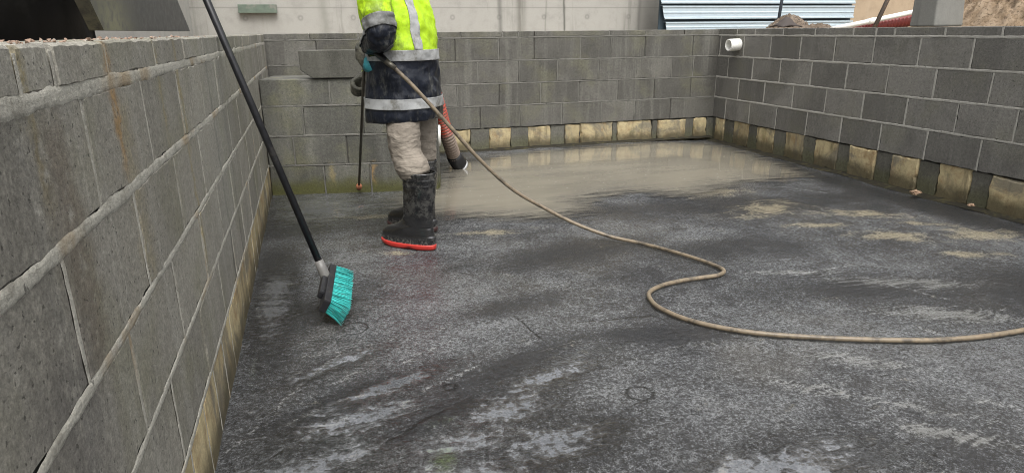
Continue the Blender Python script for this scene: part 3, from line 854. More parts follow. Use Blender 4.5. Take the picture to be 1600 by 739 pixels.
# crumbs and chips along the left wall's top
M_chip = simple('mortar_chips', (.25, .17, .125), .9, .4, 60, .5, dirt=((.33, .31, .27), .5, .62))
chips = MB()
rc = random.Random(4)
for i in range(130):
    y = rc.uniform(.6, 2.6) if i < 190 else rc.uniform(2.6, 4.5)
    x = -abs(rc.gauss(.02, .07)) - .006
    if x < -.18: continue
    s_ = rc.uniform(.002, .006) * (1.5 if rc.random() < .06 else 1)
    vs = [Vector((rc.gauss(0, 1), rc.gauss(0, 1), rc.gauss(0, .6))).normalized() * s_ * rc.uniform(.7, 1.2) for _ in range(8)]
    bm = bmesh.new(); [bm.verts.new(v + Vector((x, y, CTOP + s_ * .3))) for v in vs]
    bmesh.ops.convex_hull(bm, input=bm.verts)
    bm.verts.ensure_lookup_table(); bm.verts.index_update()
    chips.add([v.co.copy() for v in bm.verts], [tuple(v.index for v in f.verts) for f in bm.faces]); bm.free()
o = chips.build('mortar_crumbs', M_chip, None); tag(o, 'loose reddish mortar crumbs along the left wall top', 'crumbs', kind='stuff')

# small lumps of debris by the right wall
M_lump = simple('pink_lump', (.30, .20, .13), .8, .3, 60, .5)
def lump(x, y, s_, label, seed):
    me = bpy.data.meshes.new('debris_lump'); bm = bmesh.new()
    bmesh.ops.create_icosphere(bm, subdivisions=4, radius=1)
    for v in bm.verts:
        q = v.co.copy()
        v.co = Vector((q.x * 1.2, q.y * .9, q.z * .5)) * s_ * (1 + .7 * fbm(q * 1.6 + Vector((seed, 0, 0)), 4))
    bm.to_mesh(me); bm.free()
    o = put('debris_lump', me, M_lump, None, True); o.location = (x, y, s_ * .35); tag(o, label, 'debris'); return o
lump(4.13, 3.28, .026, 'pinkish debris lump by the right wall foot, the farther and larger of two', 1)
lump(4.18, 2.93, .016, 'pinkish debris lump by the right wall foot, the nearer and smaller of two', 5)

# ------------------------------------------------------------------ hose
M_hose = simple('brown_hose_rubber', (.19, .150, .100), .42, .25, 45, .2, dirt=((.075, .062, .045), .46, .64))
air = [(.70, 3.15, .912), (.80, 3.13, .806), (.943, 3.11, .636), (1.097, 3.11, .454), (1.262, 3.11, .293), (1.436, 3.11, .178), (1.60, 3.06, .088), (1.76, 2.98, .028)]
flr = [(1.90, 2.85, .010), (2.0, 2.64, .010), (2.052, 2.48, .010), (2.055, 2.40, .010), (2.00, 2.355, .010), (1.90, 2.35, .010), (1.80, 2.345, .010), (1.69, 2.32, .010), (1.61, 2.27, .010), (1.575, 2.197, .010),
       (1.572, 2.10, .010), (1.627, 1.962, .010), (1.757, 1.828, .010), (1.945, 1.72, .010), (2.225, 1.603, .010), (2.445, 1.545, .010), (2.723, 1.528, .010), (3.1, 1.55, .010), (3.6, 1.75, .010), (4.0, 2.2, .01)]
hp = catmull(air + flr, 10)
b = MB(); b.add(*tube(hp, .0095, 12))
ho = b.build('pressure_hose', M_hose, None, True)
tag(ho, 'brown hose looping across the wet floor from the worker', 'hose')

# ------------------------------------------------------------------ suction hose (orange and white)
def suction_mat():
    k = Mat('striped_suction_hose', .4, .5)
    s_ = k.attr('s')
    wv = k.ma('FRACT', k.mul(s_, 1 / .024))
    f = k.mul(k.sm(wv, .50, .58), k.sm(wv, .98, .92))
    c = k.mix(f, (.34, .05, .028), (.46, .38, .31))
    n = k.noise(30, 5, .7)
    c = k.mix(k.mul(k.sm(n, .5, .7), .4), c, (.20, .15, .11))
    c = k.mix(k.sm(s_, .30, .24), c, k.mix(f, (.19, .145, .115), (.27, .215, .17)))
    return k.done(c, .4, k.bump(n, .1, .002))
sp = catmull([(1.375, 5.09, .10), (1.338, 5.02, .19), (1.305, 4.97, .28), (1.262, 4.93, .40), (1.22, 4.88, .55), (1.16, 4.84, .72), (1.08, 4.86, .86), (1.02, 5.05, .95), (1.02, 5.4, 1.03), (1.03, 5.8, 1.12), (1.05, 6.1, 1.10), (1.1, 6.5, .99)], 16)
fine = []
for i in range(len(sp) - 1):
    for k in range(3): fine.append(sp[i].lerp(sp[i + 1], k / 3))
fine.append(sp[-1])
acc = [0.0]
for i in range(1, len(fine)): acc.append(acc[-1] + (fine[i] - fine[i - 1]).length)
R = [.052 + .004 * math.cos(2 * PI * a / .024) for a in acc]
v, f = tube(fine, R, 20)
sroot = empty('suction_hose', (1.385, 5.12, 0))
tag(sroot, 'thick red and white striped suction hose with black end hanging behind the worker', 'hose')
b = MB(); b.add([Vector(q) - sroot.location for q in v], f, [a for a in acc for _ in range(20)]); b.build('hose_body', suction_mat(), sroot, True, attname='s')
M_rub = simple('black_rubber', (.014, .014, .015), .35, .3, 30, .2, dirt=((.10, .095, .085), .62, .75))
b = MB(); b.add(*[tube([(-.022, -.04, .125), (.0, -.025, .085), (.03, -.01, .045), (.042, .0, .022)], [.058, .062, .066, .063], 20)][0]); b.build('end_coupling', M_rub, sroot, True)
b = MB(); b.add(*tube([(.038, -.004, .026), (.050, .003, .012)], [.068, .066], 20)); b.build('end_rim', simple('pale_rim', (.45, .45, .45), .4, .1), sroot, True)

# ------------------------------------------------------------------ broom
M_handle = simple('black_handle_paint', (.013, .013, .015), .36, .3, 25, .12, dirt=((.045, .042, .038), .55, .7))
M_collar = simple('grey_collar_plastic', (.16, .155, .145), .5, .2, 30, .1)
M_bblack = simple('black_broom_plastic', (.016, .016, .018), .4, .3, 30, .1, dirt=((.06, .055, .045), .55, .7))
def bristle_mat():
    k = Mat('teal_bristles', .4, .5)
    c = k.val((.055, .47, .44), k.lin(k.attr('tint'), 0, 1, .5, 1.35))
    c = k.mix(k.mul(k.sm(k.noise(28, 6, .7), .52, .68), .6), c, (.10, .16, .14))
    return k.done(c, .4)
M_brs = bristle_mat()
br = empty('broom', (.318, 2.535, 0))
tag(br, 'broom with black handle and teal bristles leaning against the left wall', 'broom')
bx = Vector((.10, .995, .03)).normalized()          # long axis of the head
bd_ = Vector((.86, -.06, -.50)); bd_ = (bd_ - bx * bd_.dot(bx)).normalized()   # bristle direction
bt = bx.cross(bd_)
HC = Vector((.0, .02, .088)); HL = .375
rot = Matrix((bx, bt, bd_)).transposed()
bevbox('broom_block', HC, (HL, .056, .028), M_bblack, br, .006, rot)
bevbox('block_ridge', HC - bd_ * .022, (HL * .55, .034, .024), M_bblack, br, .008, rot)
bm_ = MB(); rb = random.Random(9)
for i in range(44):
    for j in range(6):
        u = (i / 43 - .5) * (HL - .02); w = (j / 5 - .5) * .044
        for q in range(4):
            uu = u + rb.gauss(0, .0022); ww = w + rb.gauss(0, .0022)
            p0 = HC + bx * uu + bt * ww + bd_ * .013
            fl = .16 * (uu / (HL / 2)) ** 3 * (1.9 if uu < 0 else .6)
            split = .0 if abs(uu - .075) > .02 else (.10 if uu > .075 else -.10)
            dr = (bd_ + bx * (fl + split + rb.gauss(0, .05)) + bt * (w * 5 + rb.gauss(0, .05)) - bx * (.25 if uu < -.17 else 0)).normalized()
            L_ = .076 + rb.uniform(-.004, .004)
            p1 = p0 + dr * L_ * .6; p2 = p0 + dr * L_ + Vector((0, 0, -.002)) - bx * (.008 if uu < -.12 else 0)
            if p2.z < .003: p2.z = .003 + rb.uniform(0, .004)
            s1 = bx * .0016; s2 = bt * .0016; t_ = rb.random()
            bm_.add([p0 - s1 - s2, p0 + s1 - s2, p0 + s2, p1 - s1 - s2, p1 + s1 - s2, p1 + s2, p2 - s1 * .6, p2 + s1 * .6, p2 + s2 * .6],
                    [(0, 1, 4, 3), (1, 2, 5, 4), (2, 0, 3, 5), (3, 4, 7, 6), (4, 5, 8, 7), (5, 3, 6, 8), (6, 7, 8)], t_)
bm_.build('bristles', M_brs, br)
h0 = Vector((.306, 2.63, .122)) - br.location; h1 = Vector((.017, 2.84, 1.062)) - br.location
hd = (h1 - h0).normalized()
b = MB(); hl = (h1 - h0).length + .36
b.add(*tube([h0 + hd * .02, h0 + hd * hl, h0 + hd * (hl + .012)], [.0142, .0142, .007], 16)); b.build('handle', M_handle, br, True)
b = MB(); b.add(*tube([h0 - hd * .035, h0 - hd * .01, h0 + hd * .02, h0 + hd * .055], [.020, .021, .0205, .0175], 16)); b.build('socket', M_collar, br, True)

exec_person = True
# ------------------------------------------------------------------ worker
FD = Vector((-.7507, .6606, 0))
person = empty('person', (.78, 3.40, 0), math.atan2(FD.y, FD.x))
tag(person, 'person in yellow hi-vis jacket, beige trousers and black rubber boots holding a washing lance', 'person')
def ell(c, a, b_, n=28, e=2.0, rot=0.0, tilt=0.0):
    pts = []
    for j in range(n):
        t = 2 * PI * j / n
        cs, sn = math.cos(t), math.sin(t)
        x = a * math.copysign(abs(cs) ** (2 / e), cs); y = b_ * math.copysign(abs(sn) ** (2 / e), sn)
        x, y = x * math.cos(rot) - y * math.sin(rot), x * math.sin(rot) + y * math.cos(rot)
        pts.append((c[0] + x, c[1] + y, c[2] + tilt * x))
    return pts
LS = Vector((.03, .20, 1.355)); LE = Vector((-.075, .272, 1.052)); LH = Vector((.155, .095, .968))
RS = Vector((.08, -.19, 1.335)); RE = Vector((.20, -.235, 1.05)); 
LA = Vector((.184, .095, 1.029)); LB = Vector((.877, -.694, .059))
def lance_pt(t): return LA.lerp(LB, t)
RH = lance_pt(.26)
def limb(pts, rad, per=6, n=16):
    P = catmull(pts, per); Rr = []
    m = len(rad)
    for i in range(len(P)):
        s_ = i / (len(P) - 1) * (m - 1); k = min(int(s_), m - 2); Rr.append(rad[k] + (rad[k + 1] - rad[k]) * (s_ - k))
    return tube(P, Rr, n)
# body (mostly inside the clothes)
NK = Vector((.075, 0, 1.42)); HD = Vector((.135, 0, 1.575))
torso = loft([ell((.0, 0, z), a, b_, 24) for z, a, b_ in ((.70, .09, .13), (.80, .10, .145), (.95, .09, .135))] +
             [ell((.02, 0, 1.08), .11, .15, 24), ell((.05, 0, 1.22), .115, .165, 24), ell((.065, 0, 1.33), .095, .16, 24), ell((.07, 0, 1.40), .06, .08, 24)])
neck = tube([(.07, 0, 1.36), (.09, 0, 1.44), (.11, 0, 1.52)], [.06, .055, .055], 16)
def head_shape():
    me_v = []; me_f = []
    bm = bmesh.new(); bmesh.ops.create_uvsphere(bm, u_segments=32, v_segments=24, radius=1)
    for v in bm.verts:
        q = v.co.copy(); x, y, z = q
        w = 1 - .22 * max(0, -z) ** 1.2 - .05 * max(0, x)
        p = Vector((x * .098, y * .076 * w, z * .118))
        if x > .3:
            nose = math.exp(-((y / .16) ** 2) - ((z + .12) / .22) ** 2); p.x += .020 * nose * sstep(x, .5, .9)
            eye = math.exp(-((abs(y) - .38) / .16) ** 2 - ((z - .06) / .13) ** 2); p.x -= .007 * eye
            lips = math.exp(-((y / .3) ** 2) - ((z + .48) / .07) ** 2); p.x += .005 * lips
        if x > 0 and z < -.55: p.x += .012
        v.co = Matrix.Rotation(.30, 3, 'Y') @ p + HD
    v = [w.co.copy() for w in bm.verts]; bm.verts.index_update(); f = [tuple(q.index for q in fc.verts) for fc in bm.faces]; bm.free()
    return v, f
ears = [tube([HD + Vector((-.005, s * .070, .01)), HD + Vector((-.012, s * .086, .004))], [.028, .022], 12) for s in (-1, 1)]
legs = []
FOOT = {1: (-.150, .14), -1: (.005, -.135)}
legL = [(-.055, .10, .84), (-.055, .115, .66), (-.06, .13, .50), (-.12, .14, .36), (-.145, .14, .16)]
legR = [(-.015, -.10, .84), (.0, -.11, .66), (.01, -.12, .50), (.0, -.13, .36), (.005, -.135, .16)]
bodyparts = [torso, neck, head_shape()] + ears
bodyparts += [limb(legL, [.065, .065, .058, .05, .04]), limb(legR, [.065, .065, .058, .05, .04])]
bodyparts += [limb([LS, LE, LE.lerp(LH, .8)], [.05, .040, .022]), limb([RS, RE, RE.lerp(RH, .76)], [.05, .040, .02])]
M_skin = simple('skin', (.45, .27, .19), .5, .08, 30, .1)
bme = remesh(bodyparts, .010, 1)
put('body', bme, M_skin, person, True)
M_hair = simple('dark_hair', (.03, .022, .016), .6, .3, 60, .4)
bm = bmesh.new(); bmesh.ops.create_uvsphere(bm, u_segments=28, v_segments=20, radius=1)
bmesh.ops.delete(bm, geom=[v for v in bm.verts if v.co.z < -.25 or (v.co.x > .45 and v.co.z < .45)], context='VERTS')
for v in bm.verts:
    q = v.co.copy(); v.co = Matrix.Rotation(.30, 3, 'Y') @ Vector((q.x * .106 - .004, q.y * .084, q.z * .126)) * (1 + .03 * mn.noise(q * 6)) + HD
me = bpy.data.meshes.new('hair'); bm.to_mesh(me); bm.free()
o = put('hair', me, M_hair, person, True); o.modifiers.new('s', 'SOLIDIFY').thickness = .008
# eyes
for s in (-1, 1):
    bm = bmesh.new(); bmesh.ops.create_uvsphere(bm, u_segments=12, v_segments=8, radius=.011)
    for v in bm.verts: v.co = v.co + HD + Matrix.Rotation(.30, 3, 'Y') @ Vector((.078, s * .03, .008))
    me = bpy.data.meshes.new('eye'); bm.to_mesh(me); bm.free(); put('eye', me, simple('eye_white', (.7, .68, .65), .2, .02), person, True)

# jacket
JR = [  # z, cx, a, b
    (.632, .005, .180, .205, 2.2), (.66, .006, .183, .208, 2.2), (.74, .003, .178, .202, 2.2), (.85, -.003, .172, .196, 2.2), (.96, -.006, .166, .192, 2.2),
    (1.06, .002, .162, .192, 2.2), (1.16, .018, .158, .195, 2.2), (1.26, .035, .150, .196, 2.2), (1.33, .05, .130, .185, 2.2), (1.38, .065, .105, .14, 2.0), (1.42, .078, .08, .085, 2.0), (1.47, .09, .074, .076, 2.0)]
def jr(z):
    for q0, q1 in zip(JR[:-1], JR[1:]):
        if z <= q1[0]:
            t = max(0, (z - q0[0]) / (q1[0] - q0[0])); return tuple(a + (b_ - a) * t for a, b_ in zip(q0, q1))
    return JR[-1]
rings = []
nz = 60
for i in range(nz + 1):
    z = JR[0][0] + (JR[-1][0] - JR[0][0]) * i / nz
    _, cx, a, b_, e = jr(z)
    rings.append(ell((cx, 0, z), a, b_, 40, e, tilt=-.04 if z < .9 else 0))
jt = loft(rings)
sl = limb([LS + Vector((.0, -.05, .01)), LS, LS.lerp(LE, .5) + Vector((-.01, .01, 0)), LE, LE.lerp(LH, .30), LE.lerp(LH, .60)], [.085, .086, .078, .067, .061, .052], 8, 20)
sr = limb([RS + Vector((0, .05, .01)), RS, RS.lerp(RE, .5), RE, RE.lerp(RH, .4), RE.lerp(RH, .68)], [.085, .085, .078, .070, .062, .050], 8, 20)
def nearest_s(p, pts):
    best = (9, 0); acc_ = 0
    for a, b_ in zip(pts[:-1], pts[1:]):
        d = b_ - a; t = max(0, min(1, (p - a).dot(d) / d.dot(d))); dist = (p - a - d * t).length
        if dist < best[0]: best = (dist, acc_ + t * d.length)
        acc_ += d.length
    return best
SLP = [LS, LE, LH]; SRP = [RS, RE, RH]
jme = remesh([jt, sl, sr], .0065, 3)
sleeve = []; sarm = []
def jfold(p, n):
    return 0
infos = []
for v in jme.vertices:
    dl, sl_ = nearest_s(v.co, SLP); dr_, sr_ = nearest_s(v.co, SRP)
    # inside torso?
    _, cx, a, b_, e = jr(v.co.z)
    tor = ((v.co.x - cx) / a) ** 2 + (v.co.y / b_) ** 2
    if tor < 1.10 and v.co.z < 1.40 and not (dl < .06 or dr_ < .06): infos.append((0, 0))
    elif dl < .108 and dl < dr_ and (tor > 1.10 or sl_ < .1): infos.append((1, sl_))
    elif dr_ < .105 and (tor > 1.10 or sr_ < .1): infos.append((1, sr_))
    else: infos.append((0, 0))
it = iter(range(len(infos)))
jme.update(); NN = [v.normal.copy() for v in jme.vertices]
for i, v in enumerate(jme.vertices):
    p = v.co; s_, t_ = infos[i]
    if s_:
        q = Vector((p.x * 9, p.y * 9, p.z * 20))
        d = .016 * (mn.ridged_multi_fractal(q, 1.0, 2.0, 3, 1.0, 2.0) * .35 - .35) + .006 * mn.noise(p * 30)
    else:
        q = Vector((p.x * 10, p.y * 10, p.z * 3.0 + 4))
        q2 = Vector((p.x * 5 + p.z * 6, p.y * 5 - p.z * 5, p.z * 4))
        d = .010 * mn.noise(q) * sstep(abs(p.z - .95), .0, .2) + .012 * mn.noise(q2) + .004 * mn.noise(p * 24)
        d += .007 * (mn.ridged_multi_fractal(q2 * 1.3, 1.0, 2.0, 3, 1.0, 2.0) - 1.0) * .6
    v.co = p + NN[i] * d
jme.update()
vattr(jme, 'sleeve', [a for a, _ in infos]); vattr(jme, 'arm', [b_ for _, b_ in infos])
UL = (LE - LS).length
def jacket_mat():
    k = Mat('hi_vis_jacket', .5, .4)
    x, y, z = k.xyz()
    sl_ = k.sm(k.attr('sleeve'), .4, .6); arm = k.attr('arm')
    navy_t = k.sm(z, .978, .974)
    navy_s = k.sm(arm, UL - .022, UL - .018)
    nv = k.add(k.mul(navy_t, k.sub(1.0, sl_)), k.mul(navy_s, sl_))
    n = k.noise(40, 6, .7); m = k.noise(7, 7, .7, off=(3, 3, 3))
    ye = k.val((.43, .67, .012), k.lin(n, .3, .7, .94, 1.06))
    # grime around elbow and side under the arm
    dirt = k.mul(k.mx(k.mul(sl_, k.sm(arm, .12, .28)), k.mul(k.gauss(z, 1.03, .10), k.gauss(x, -.07, .075))), k.sm(k.noise(14, 8, .75, st=(1, 1, .6)), .38, .58))
    ye = k.mix(k.mul(dirt, .85), ye, (.06, .075, .015))
    nav = k.mix(k.sm(m, .35, .7), (.006, .008, .014), (.017, .020, .029))
    nav = k.mix(k.mul(k.sm(k.noise(18, 9, .8, st=(1, 1, .4), off=(5, 1, 2)), .52, .66), .55), nav, (.12, .12, .105))
    c = k.mix(nv, ye, nav)
    b1 = k.bump(n, .15, .002, k.bump(k.noise(12, 4, .6, st=(1, 1, .5)), .6, .02))
    rr = k.lin(nv, 0, 1, .55, .30)
    return k.done(c, rr, b1)
jk = put('jacket', jme, jacket_mat(), person, True)
M_tape = simple('reflective_tape', (.36, .365, .36), .38, .14, 30, .25, dirt=((.17, .165, .145), .46, .68), dist=.004)
def tape_ring(z0, z1, mat, name='reflective_tape', off=.010, tilt=0.0):
    """band cut from the jacket's own surface, pushed outwards"""
    bm = bmesh.new(); bm.from_mesh(jme)
    lay = bm.verts.layers.float.get('sleeve')
    bmesh.ops.bisect_plane(bm, geom=bm.verts[:] + bm.edges[:] + bm.faces[:], plane_co=(0, 0, z0), plane_no=(tilt, 0, 1), clear_inner=True)
    bmesh.ops.bisect_plane(bm, geom=bm.verts[:] + bm.edges[:] + bm.faces[:], plane_co=(0, 0, z1), plane_no=(tilt, 0, 1), clear_outer=True)
    dele = [v for v in bm.verts if v[lay] > .5]
    bmesh.ops.delete(bm, geom=dele, context='VERTS')
    bm.normal_update()
    for v in bm.verts: v.co += Vector((v.normal.x, v.normal.y, 0)) * .003
    me = bpy.data.meshes.new(name); bm.to_mesh(me); bm.free()
    o = put(name, me, mat, jk, True); sdf = o.modifiers.new('s', 'SOLIDIFY'); sdf.thickness = .003; sdf.offset = 1
    return o
tape_ring(.702, .752, M_tape)
tape_ring(.930, .980, M_tape)
def tape_cut(test, name='reflective_tape', cuts=()):
    bm = bmesh.new(); bm.from_mesh(jme)
    for co, no, ci in cuts:
        bmesh.ops.bisect_plane(bm, geom=bm.verts[:] + bm.edges[:] + bm.faces[:], plane_co=co, plane_no=no, clear_inner=ci, clear_outer=not ci)
    lay = bm.verts.layers.float.get('sleeve')
    bmesh.ops.delete(bm, geom=[v for v in bm.verts if not test(v.co, v[lay], v.normal)], context='VERTS')
    bm.normal_update()
    for v in bm.verts: v.co += v.normal * .0025
    me = bpy.data.meshes.new(name); bm.to_mesh(me); bm.free()
    o = put(name, me, M_tape, jk, True); sdf = o.modifiers.new('s', 'SOLIDIFY'); sdf.thickness = .003; sdf.offset = 1
# vertical braces on the back (both sides of the spine) and bands at the elbows
for yc in (.098,):
    tape_cut(lambda p, s_, n: s_ < .5 and p.x < .02 and p.z > .975, cuts=[((0, yc - .022, 0), (0, 1, 0), True), ((0, yc + .022, 0), (0, 1, 0), False), ((0, 0, .98), (0, 0, 1), True), ((0, 0, 1.36), (0, 0, 1), False)])
M_tape = simple('grimy_reflective_tape', (.17, .172, .168), .4, .2, 30, .25, dirt=((.09, .09, .08), .46, .66), dist=.004)
ad = (LE - LS).normalized()
tape_cut(lambda p, s_, n: s_ > .5 and p.y > .0 and nearest_s(p, SLP)[0] < .13, cuts=[(LS + ad * (UL - .070), ad, True), (LS + ad * (UL - .015), ad, False)])
ad2 = (RE - RS).normalized(); UR = (RE - RS).length
tape_cut(lambda p, s_, n: s_ > .5 and p.y < 0, cuts=[(RS + ad2 * (UR - .07), ad2, True), (RS + ad2 * (UR - .015), ad2, False)])

# trousers
tl = limb([(-.05, .075, .86), (-.052, .090, .70), (-.058, .116, .58), (-.080, .132, .48), (-.120, .138, .415), (-.142, .14, .372)], [.08, .083, .086, .077, .079, .064], 8, 24)
tr_ = limb([(-.015, -.085, .86), (-.012, -.105, .70), (-.004, -.115, .58), (.0, -.125, .48), (.0, -.13, .415), (.0, -.132, .372)], [.085, .090, .092, .084, .076, .06], 8, 24)
pel = loft([ell((-.02, 0, z), a, b_, 28) for z, a, b_ in ((.70, .10, .15), (.78, .115, .165), (.88, .11, .16), (.95, .10, .15))])
tme = remesh([tl, tr_, pel], .0065, 2)
def tf(p, n):
    low = sstep(p.z, .485, .42); knee = math.exp(-((p.z - .535) / .06) ** 2)
    q = Vector((p.x * 9 + p.y * 4, p.y * 9, p.z * 34 + p.x * 22 * math.sin(p.z * 40) - p.y * 12))
    rd = mn.ridged_multi_fractal(q * .55, 1.0, 2.1, 3, 1.0, 2.0) - 1.1
    rd2 = mn.ridged_multi_fractal(Vector((p.x * 11 + p.z * 9, p.y * 11, p.z * 15 - p.x * 12)), 1.0, 2.0, 2, 1.0, 2.0) - 1.0
    return rd2 * .0045 * sstep(p.z, .69, .60) + rd * (.0012 * sstep(p.z, .68, .60) + .0045 * low + .0026 * knee) + .0035 * mn.noise(Vector((p.x * 8, p.y * 8, p.z * 5))) + .004 * low
displace(tme, tf)
k = Mat('beige_trousers', .8, .25)
n = k.noise(60, 6, .7); m = k.noise(8, 7, .7)
c = k.val((.235, .205, .168), k.lin(n, .3, .7, .9, 1.1))
c = k.mix(k.mul(k.sm(m, .48, .68), .45), c, (.14, .118, .095))
M_trs = k.done(c, .8, k.bump(n, .25, .003, k.bump(k.noise(1, 3, .5, st=(9, 9, 26), rot=(.5, .3, 0), dist=1.2), .5, .02)))
put('trousers', tme, M_trs, person, True)

# rubber boots
def boot_mat():
    k = Mat('black_rubber_boot', .25, .5)
    x, y, z = k.xyz()
    n = k.noise(22, 9, .78); sp_ = k.noise(70, 6, .7, off=(2, 1, 1))
    c = k.mix(k.sm(n, .3, .7), (.010, .010, .011), (.022, .022, .022))
    up = k.sm(z, .13, .20)
    f = k.mul(up, k.mul(k.sm(n, .44, .62), k.lin(sp_, .3, .6, .45, 1.0)))
    c = k.mix(k.mul(f, .48), c, (.14, .135, .12))
    k.b.inputs['Coat Weight'].default_value = .7; k.b.inputs['Coat Roughness'].default_value = .08; k.L(k.lin(up, 0, 1, .9, .1), k.b.inputs['Coat Weight'])
    f2 = k.mul(k.sm(z, .07, .02), k.sm(sp_, .48, .6))
    c = k.mix(k.mul(f2, .7), c, (.2, .19, .17))
    return k.done(c, k.add(k.lin(f, 0, 1, .13, .60), k.mul(k.sub(sp_, .5), .2)), k.bump(sp_, .15, .002, k.bump(n, .2, .006)))
M_boot = boot_mat()
M_sole = simple('red_sole_rubber', (.42, .030, .022), .45, .15, 30, .15, dirt=((.30, .22, .18), .58, .72))
M_sole_dark = simple('dirty_sole_rubber', (.05, .022, .02), .5, .2, 30, .15)
def boot(side):
    hx = FOOT[side][0] - .075; yy = FOOT[side][1]          # heel x
    fl_ = .315
    def xmax(z):
        tb = [(.02, 1.0), (.05, 1.0), (.07, .985), (.085, .95), (.10, .88), (.112, .77), (.125, .66), (.145, .58), (.17, .545)]
        for a, b_ in zip(tb[:-1], tb[1:]):
            if z <= b_[0]:
                t = max(0, (z - a[0]) / (b_[0] - a[0])); return (a[1] + (b_[1] - a[1]) * t) * fl_
        return .545 * fl_ - .012 * sstep(z, .17, .30)
    rg = []; zs = [.022 + i * .0045 for i in range(86)]
    for z in zs:
        if z > .402: break
        x1 = xmax(z); x0 = .0 + (.006 if z > .07 else 0) - .022 * sstep(z, .15, .36) + .006 * math.exp(-((z - .05) / .03) ** 2) * -1
        cx = (x0 + x1) / 2; a = (x1 - x0) / 2
        bw = .048 if z < .11 else .048 + .020 * sstep(z, .11, .30)
        if .175 > z > .06: bw -= .004 * math.sin((z - .06) / .115 * PI)
        rib = 0
        for zr in (.392, .362, .334): rib += .0028 * math.exp(-((z - zr) / .004) ** 2)
        if z < .12:
            for zr in (.052, .064, .076, .088): rib += .0022 * math.exp(-((z - zr) / .0035) ** 2)
        pts = []
        for j in range(40):
            t = 2 * PI * j / 40; cs, sn = math.cos(t), math.sin(t)
            e = 2.6 if z < .11 else 2.1
            xx = a * math.copysign(abs(cs) ** (2 / e), cs); yw = bw * math.copysign(abs(sn) ** (2 / e), sn)
            u = (xx + a) / (2 * a)
            if z < .12: yw *= .84 + .20 * math.sin(u * PI * .85) ** 1.0
            g = rib if (z > .2 or u < .25) else 0
            wr = 1 + (.02 * mn.noise(Vector((xx * 20, yw * 20, z * 22 + side * 5))) if z > .14 else 0)
            pts.append((hx + cx + (xx + math.copysign(g, cs) * abs(cs)) * wr, yy + (yw + math.copysign(g, sn) * abs(sn)) * wr, z))
        rg.append(pts)
    v, f = loft(rg, True, False)
    b = MB(); b.add(v, f)
    # inner lip
    o = b.build('boot', M_boot, person, True)
    sd_ = o.modifiers.new('s', 'SOLIDIFY'); sd_.thickness = .006; sd_.offset = -1
    # sole with a heel step
    rg = []
    for z, g in ((.001, -.002), (.004, .004), (.022, .006), (.027, .003)):
        pts = []
        for j in range(48):
            t = 2 * PI * j / 48; cs, sn = math.cos(t), math.sin(t)
            xx = fl_ / 2 * math.copysign(abs(cs) ** (2 / 2.6), cs); yw = .049 * math.copysign(abs(sn) ** (2 / 2.6), sn)
            u = (xx + fl_ / 2) / fl_; yw *= .84 + .20 * math.sin(u * PI * .85)
            zz = z
            if z < .01:
                zz = z + .012 * math.exp(-((u - .40) / .07) ** 2) + .016 * max(0, (u - .72) / .28) ** 1.6
            else: zz = z + .008 * max(0, (u - .72) / .28) ** 1.6
            pts.append((hx + fl_ / 2 + xx + math.copysign(g, cs) * abs(cs), yy + yw + math.copysign(g, sn) * abs(sn), zz))
        rg.append(pts)
    v, f = loft(rg); b = MB(); b.add(v, f); b.build('sole', M_sole if side > 0 else M_sole_dark, o, True)
    return o
boot(1); boot(-1)

# gloves closed round the lance
M_glove = simple('grey_work_glove', (.060, .058, .046), .7, .35, 30, .5, dirt=((.165, .155, .115), .47, .66))
M_teal = simple('teal_glove_trim', (.03, .22, .25), .6, .2, 30, .3)
M_lime = simple('lime_glove_cuff', (.55, .85, .05), .6, .1, 30, .2)
def glove(center, axis, wrist, cuffmat, thumb_sign=1, knuckle=1):
    a = axis.normalized(); e1 = (center - wrist); e1 = (e1 - a * e1.dot(a)).normalized(); e2 = a.cross(e1) * knuckle
    def P(x, y, z): return center + a * x + e1 * y + e2 * z
    parts = []
    # palm
    rg = []
    for t, wy, th in ((-.105, .030, .026), (-.085, .033, .025), (-.06, .041, .024), (-.03, .047, .022), (-.005, .046, .019), (.012, .042, .013)):
        z0 = .024 + .004 * (t + .1) * 10
        wy *= 1.12; th *= 1.15
        rg.append([P(wy * math.cos(q), t, z0 + th * math.sin(q)) for q in [2 * PI * i / 16 for i in range(16)]])
    parts.append(loft(rg))
    for i, (xo, ln) in enumerate(((.036, .95), (.013, 1.0), (-.011, .96), (-.034, .82))):
        pts = []
        for t in range(9):
            th = math.radians(95 - t / 8 * 235 * ln)
            R_ = .0285 if t > 1 else .034
            pts.append(P(xo + .0015 * t * (i - 1.5), R_ * math.cos(th) + .004, R_ * math.sin(th)))
        rr_ = [.0125, .0125, .013, .012, .0115, .012, .011, .0105, .008]
        parts.append(tube(pts, rr_, 10))
    tp = catmull([P(.03 * thumb_sign, -.075, .014), P(.048 * thumb_sign, -.045, -.002), P(.050 * thumb_sign, -.018, -.020), P(.036 * thumb_sign, .006, -.031)], 4)
    parts.append(tube(tp, [.017, .017, .0165, .016, .015, .0145, .014, .014, .0145, .0145, .013, .0125, .009], 10))
    me = remesh(parts, .0032, 2)
    displace(me, lambda p, n: .0012 * mn.noise(p * 120) + .0015 * mn.noise(p * 45))
    g = put('glove', me, M_glove, person, True)
    wv = P(0, -.105, .024); back = (wrist - wv); back = back.normalized() if back.length > .01 else -e1
    b = MB(); v, f = tube([wv + e1 * .018, wv + back * .022, wv + back * .055], [.035, .038, .045], 18); b.add(v, f); b.build('cuff', cuffmat, g, True)
    return P
la = (LA - LB).normalized()
PLh = glove(LH + Vector((.0, 0, 0)), la * -1, LE, M_teal, -1, -1)
# teal back of the near glove
PRh = glove(RH, la * -1, RE, M_lime, -1, 1)
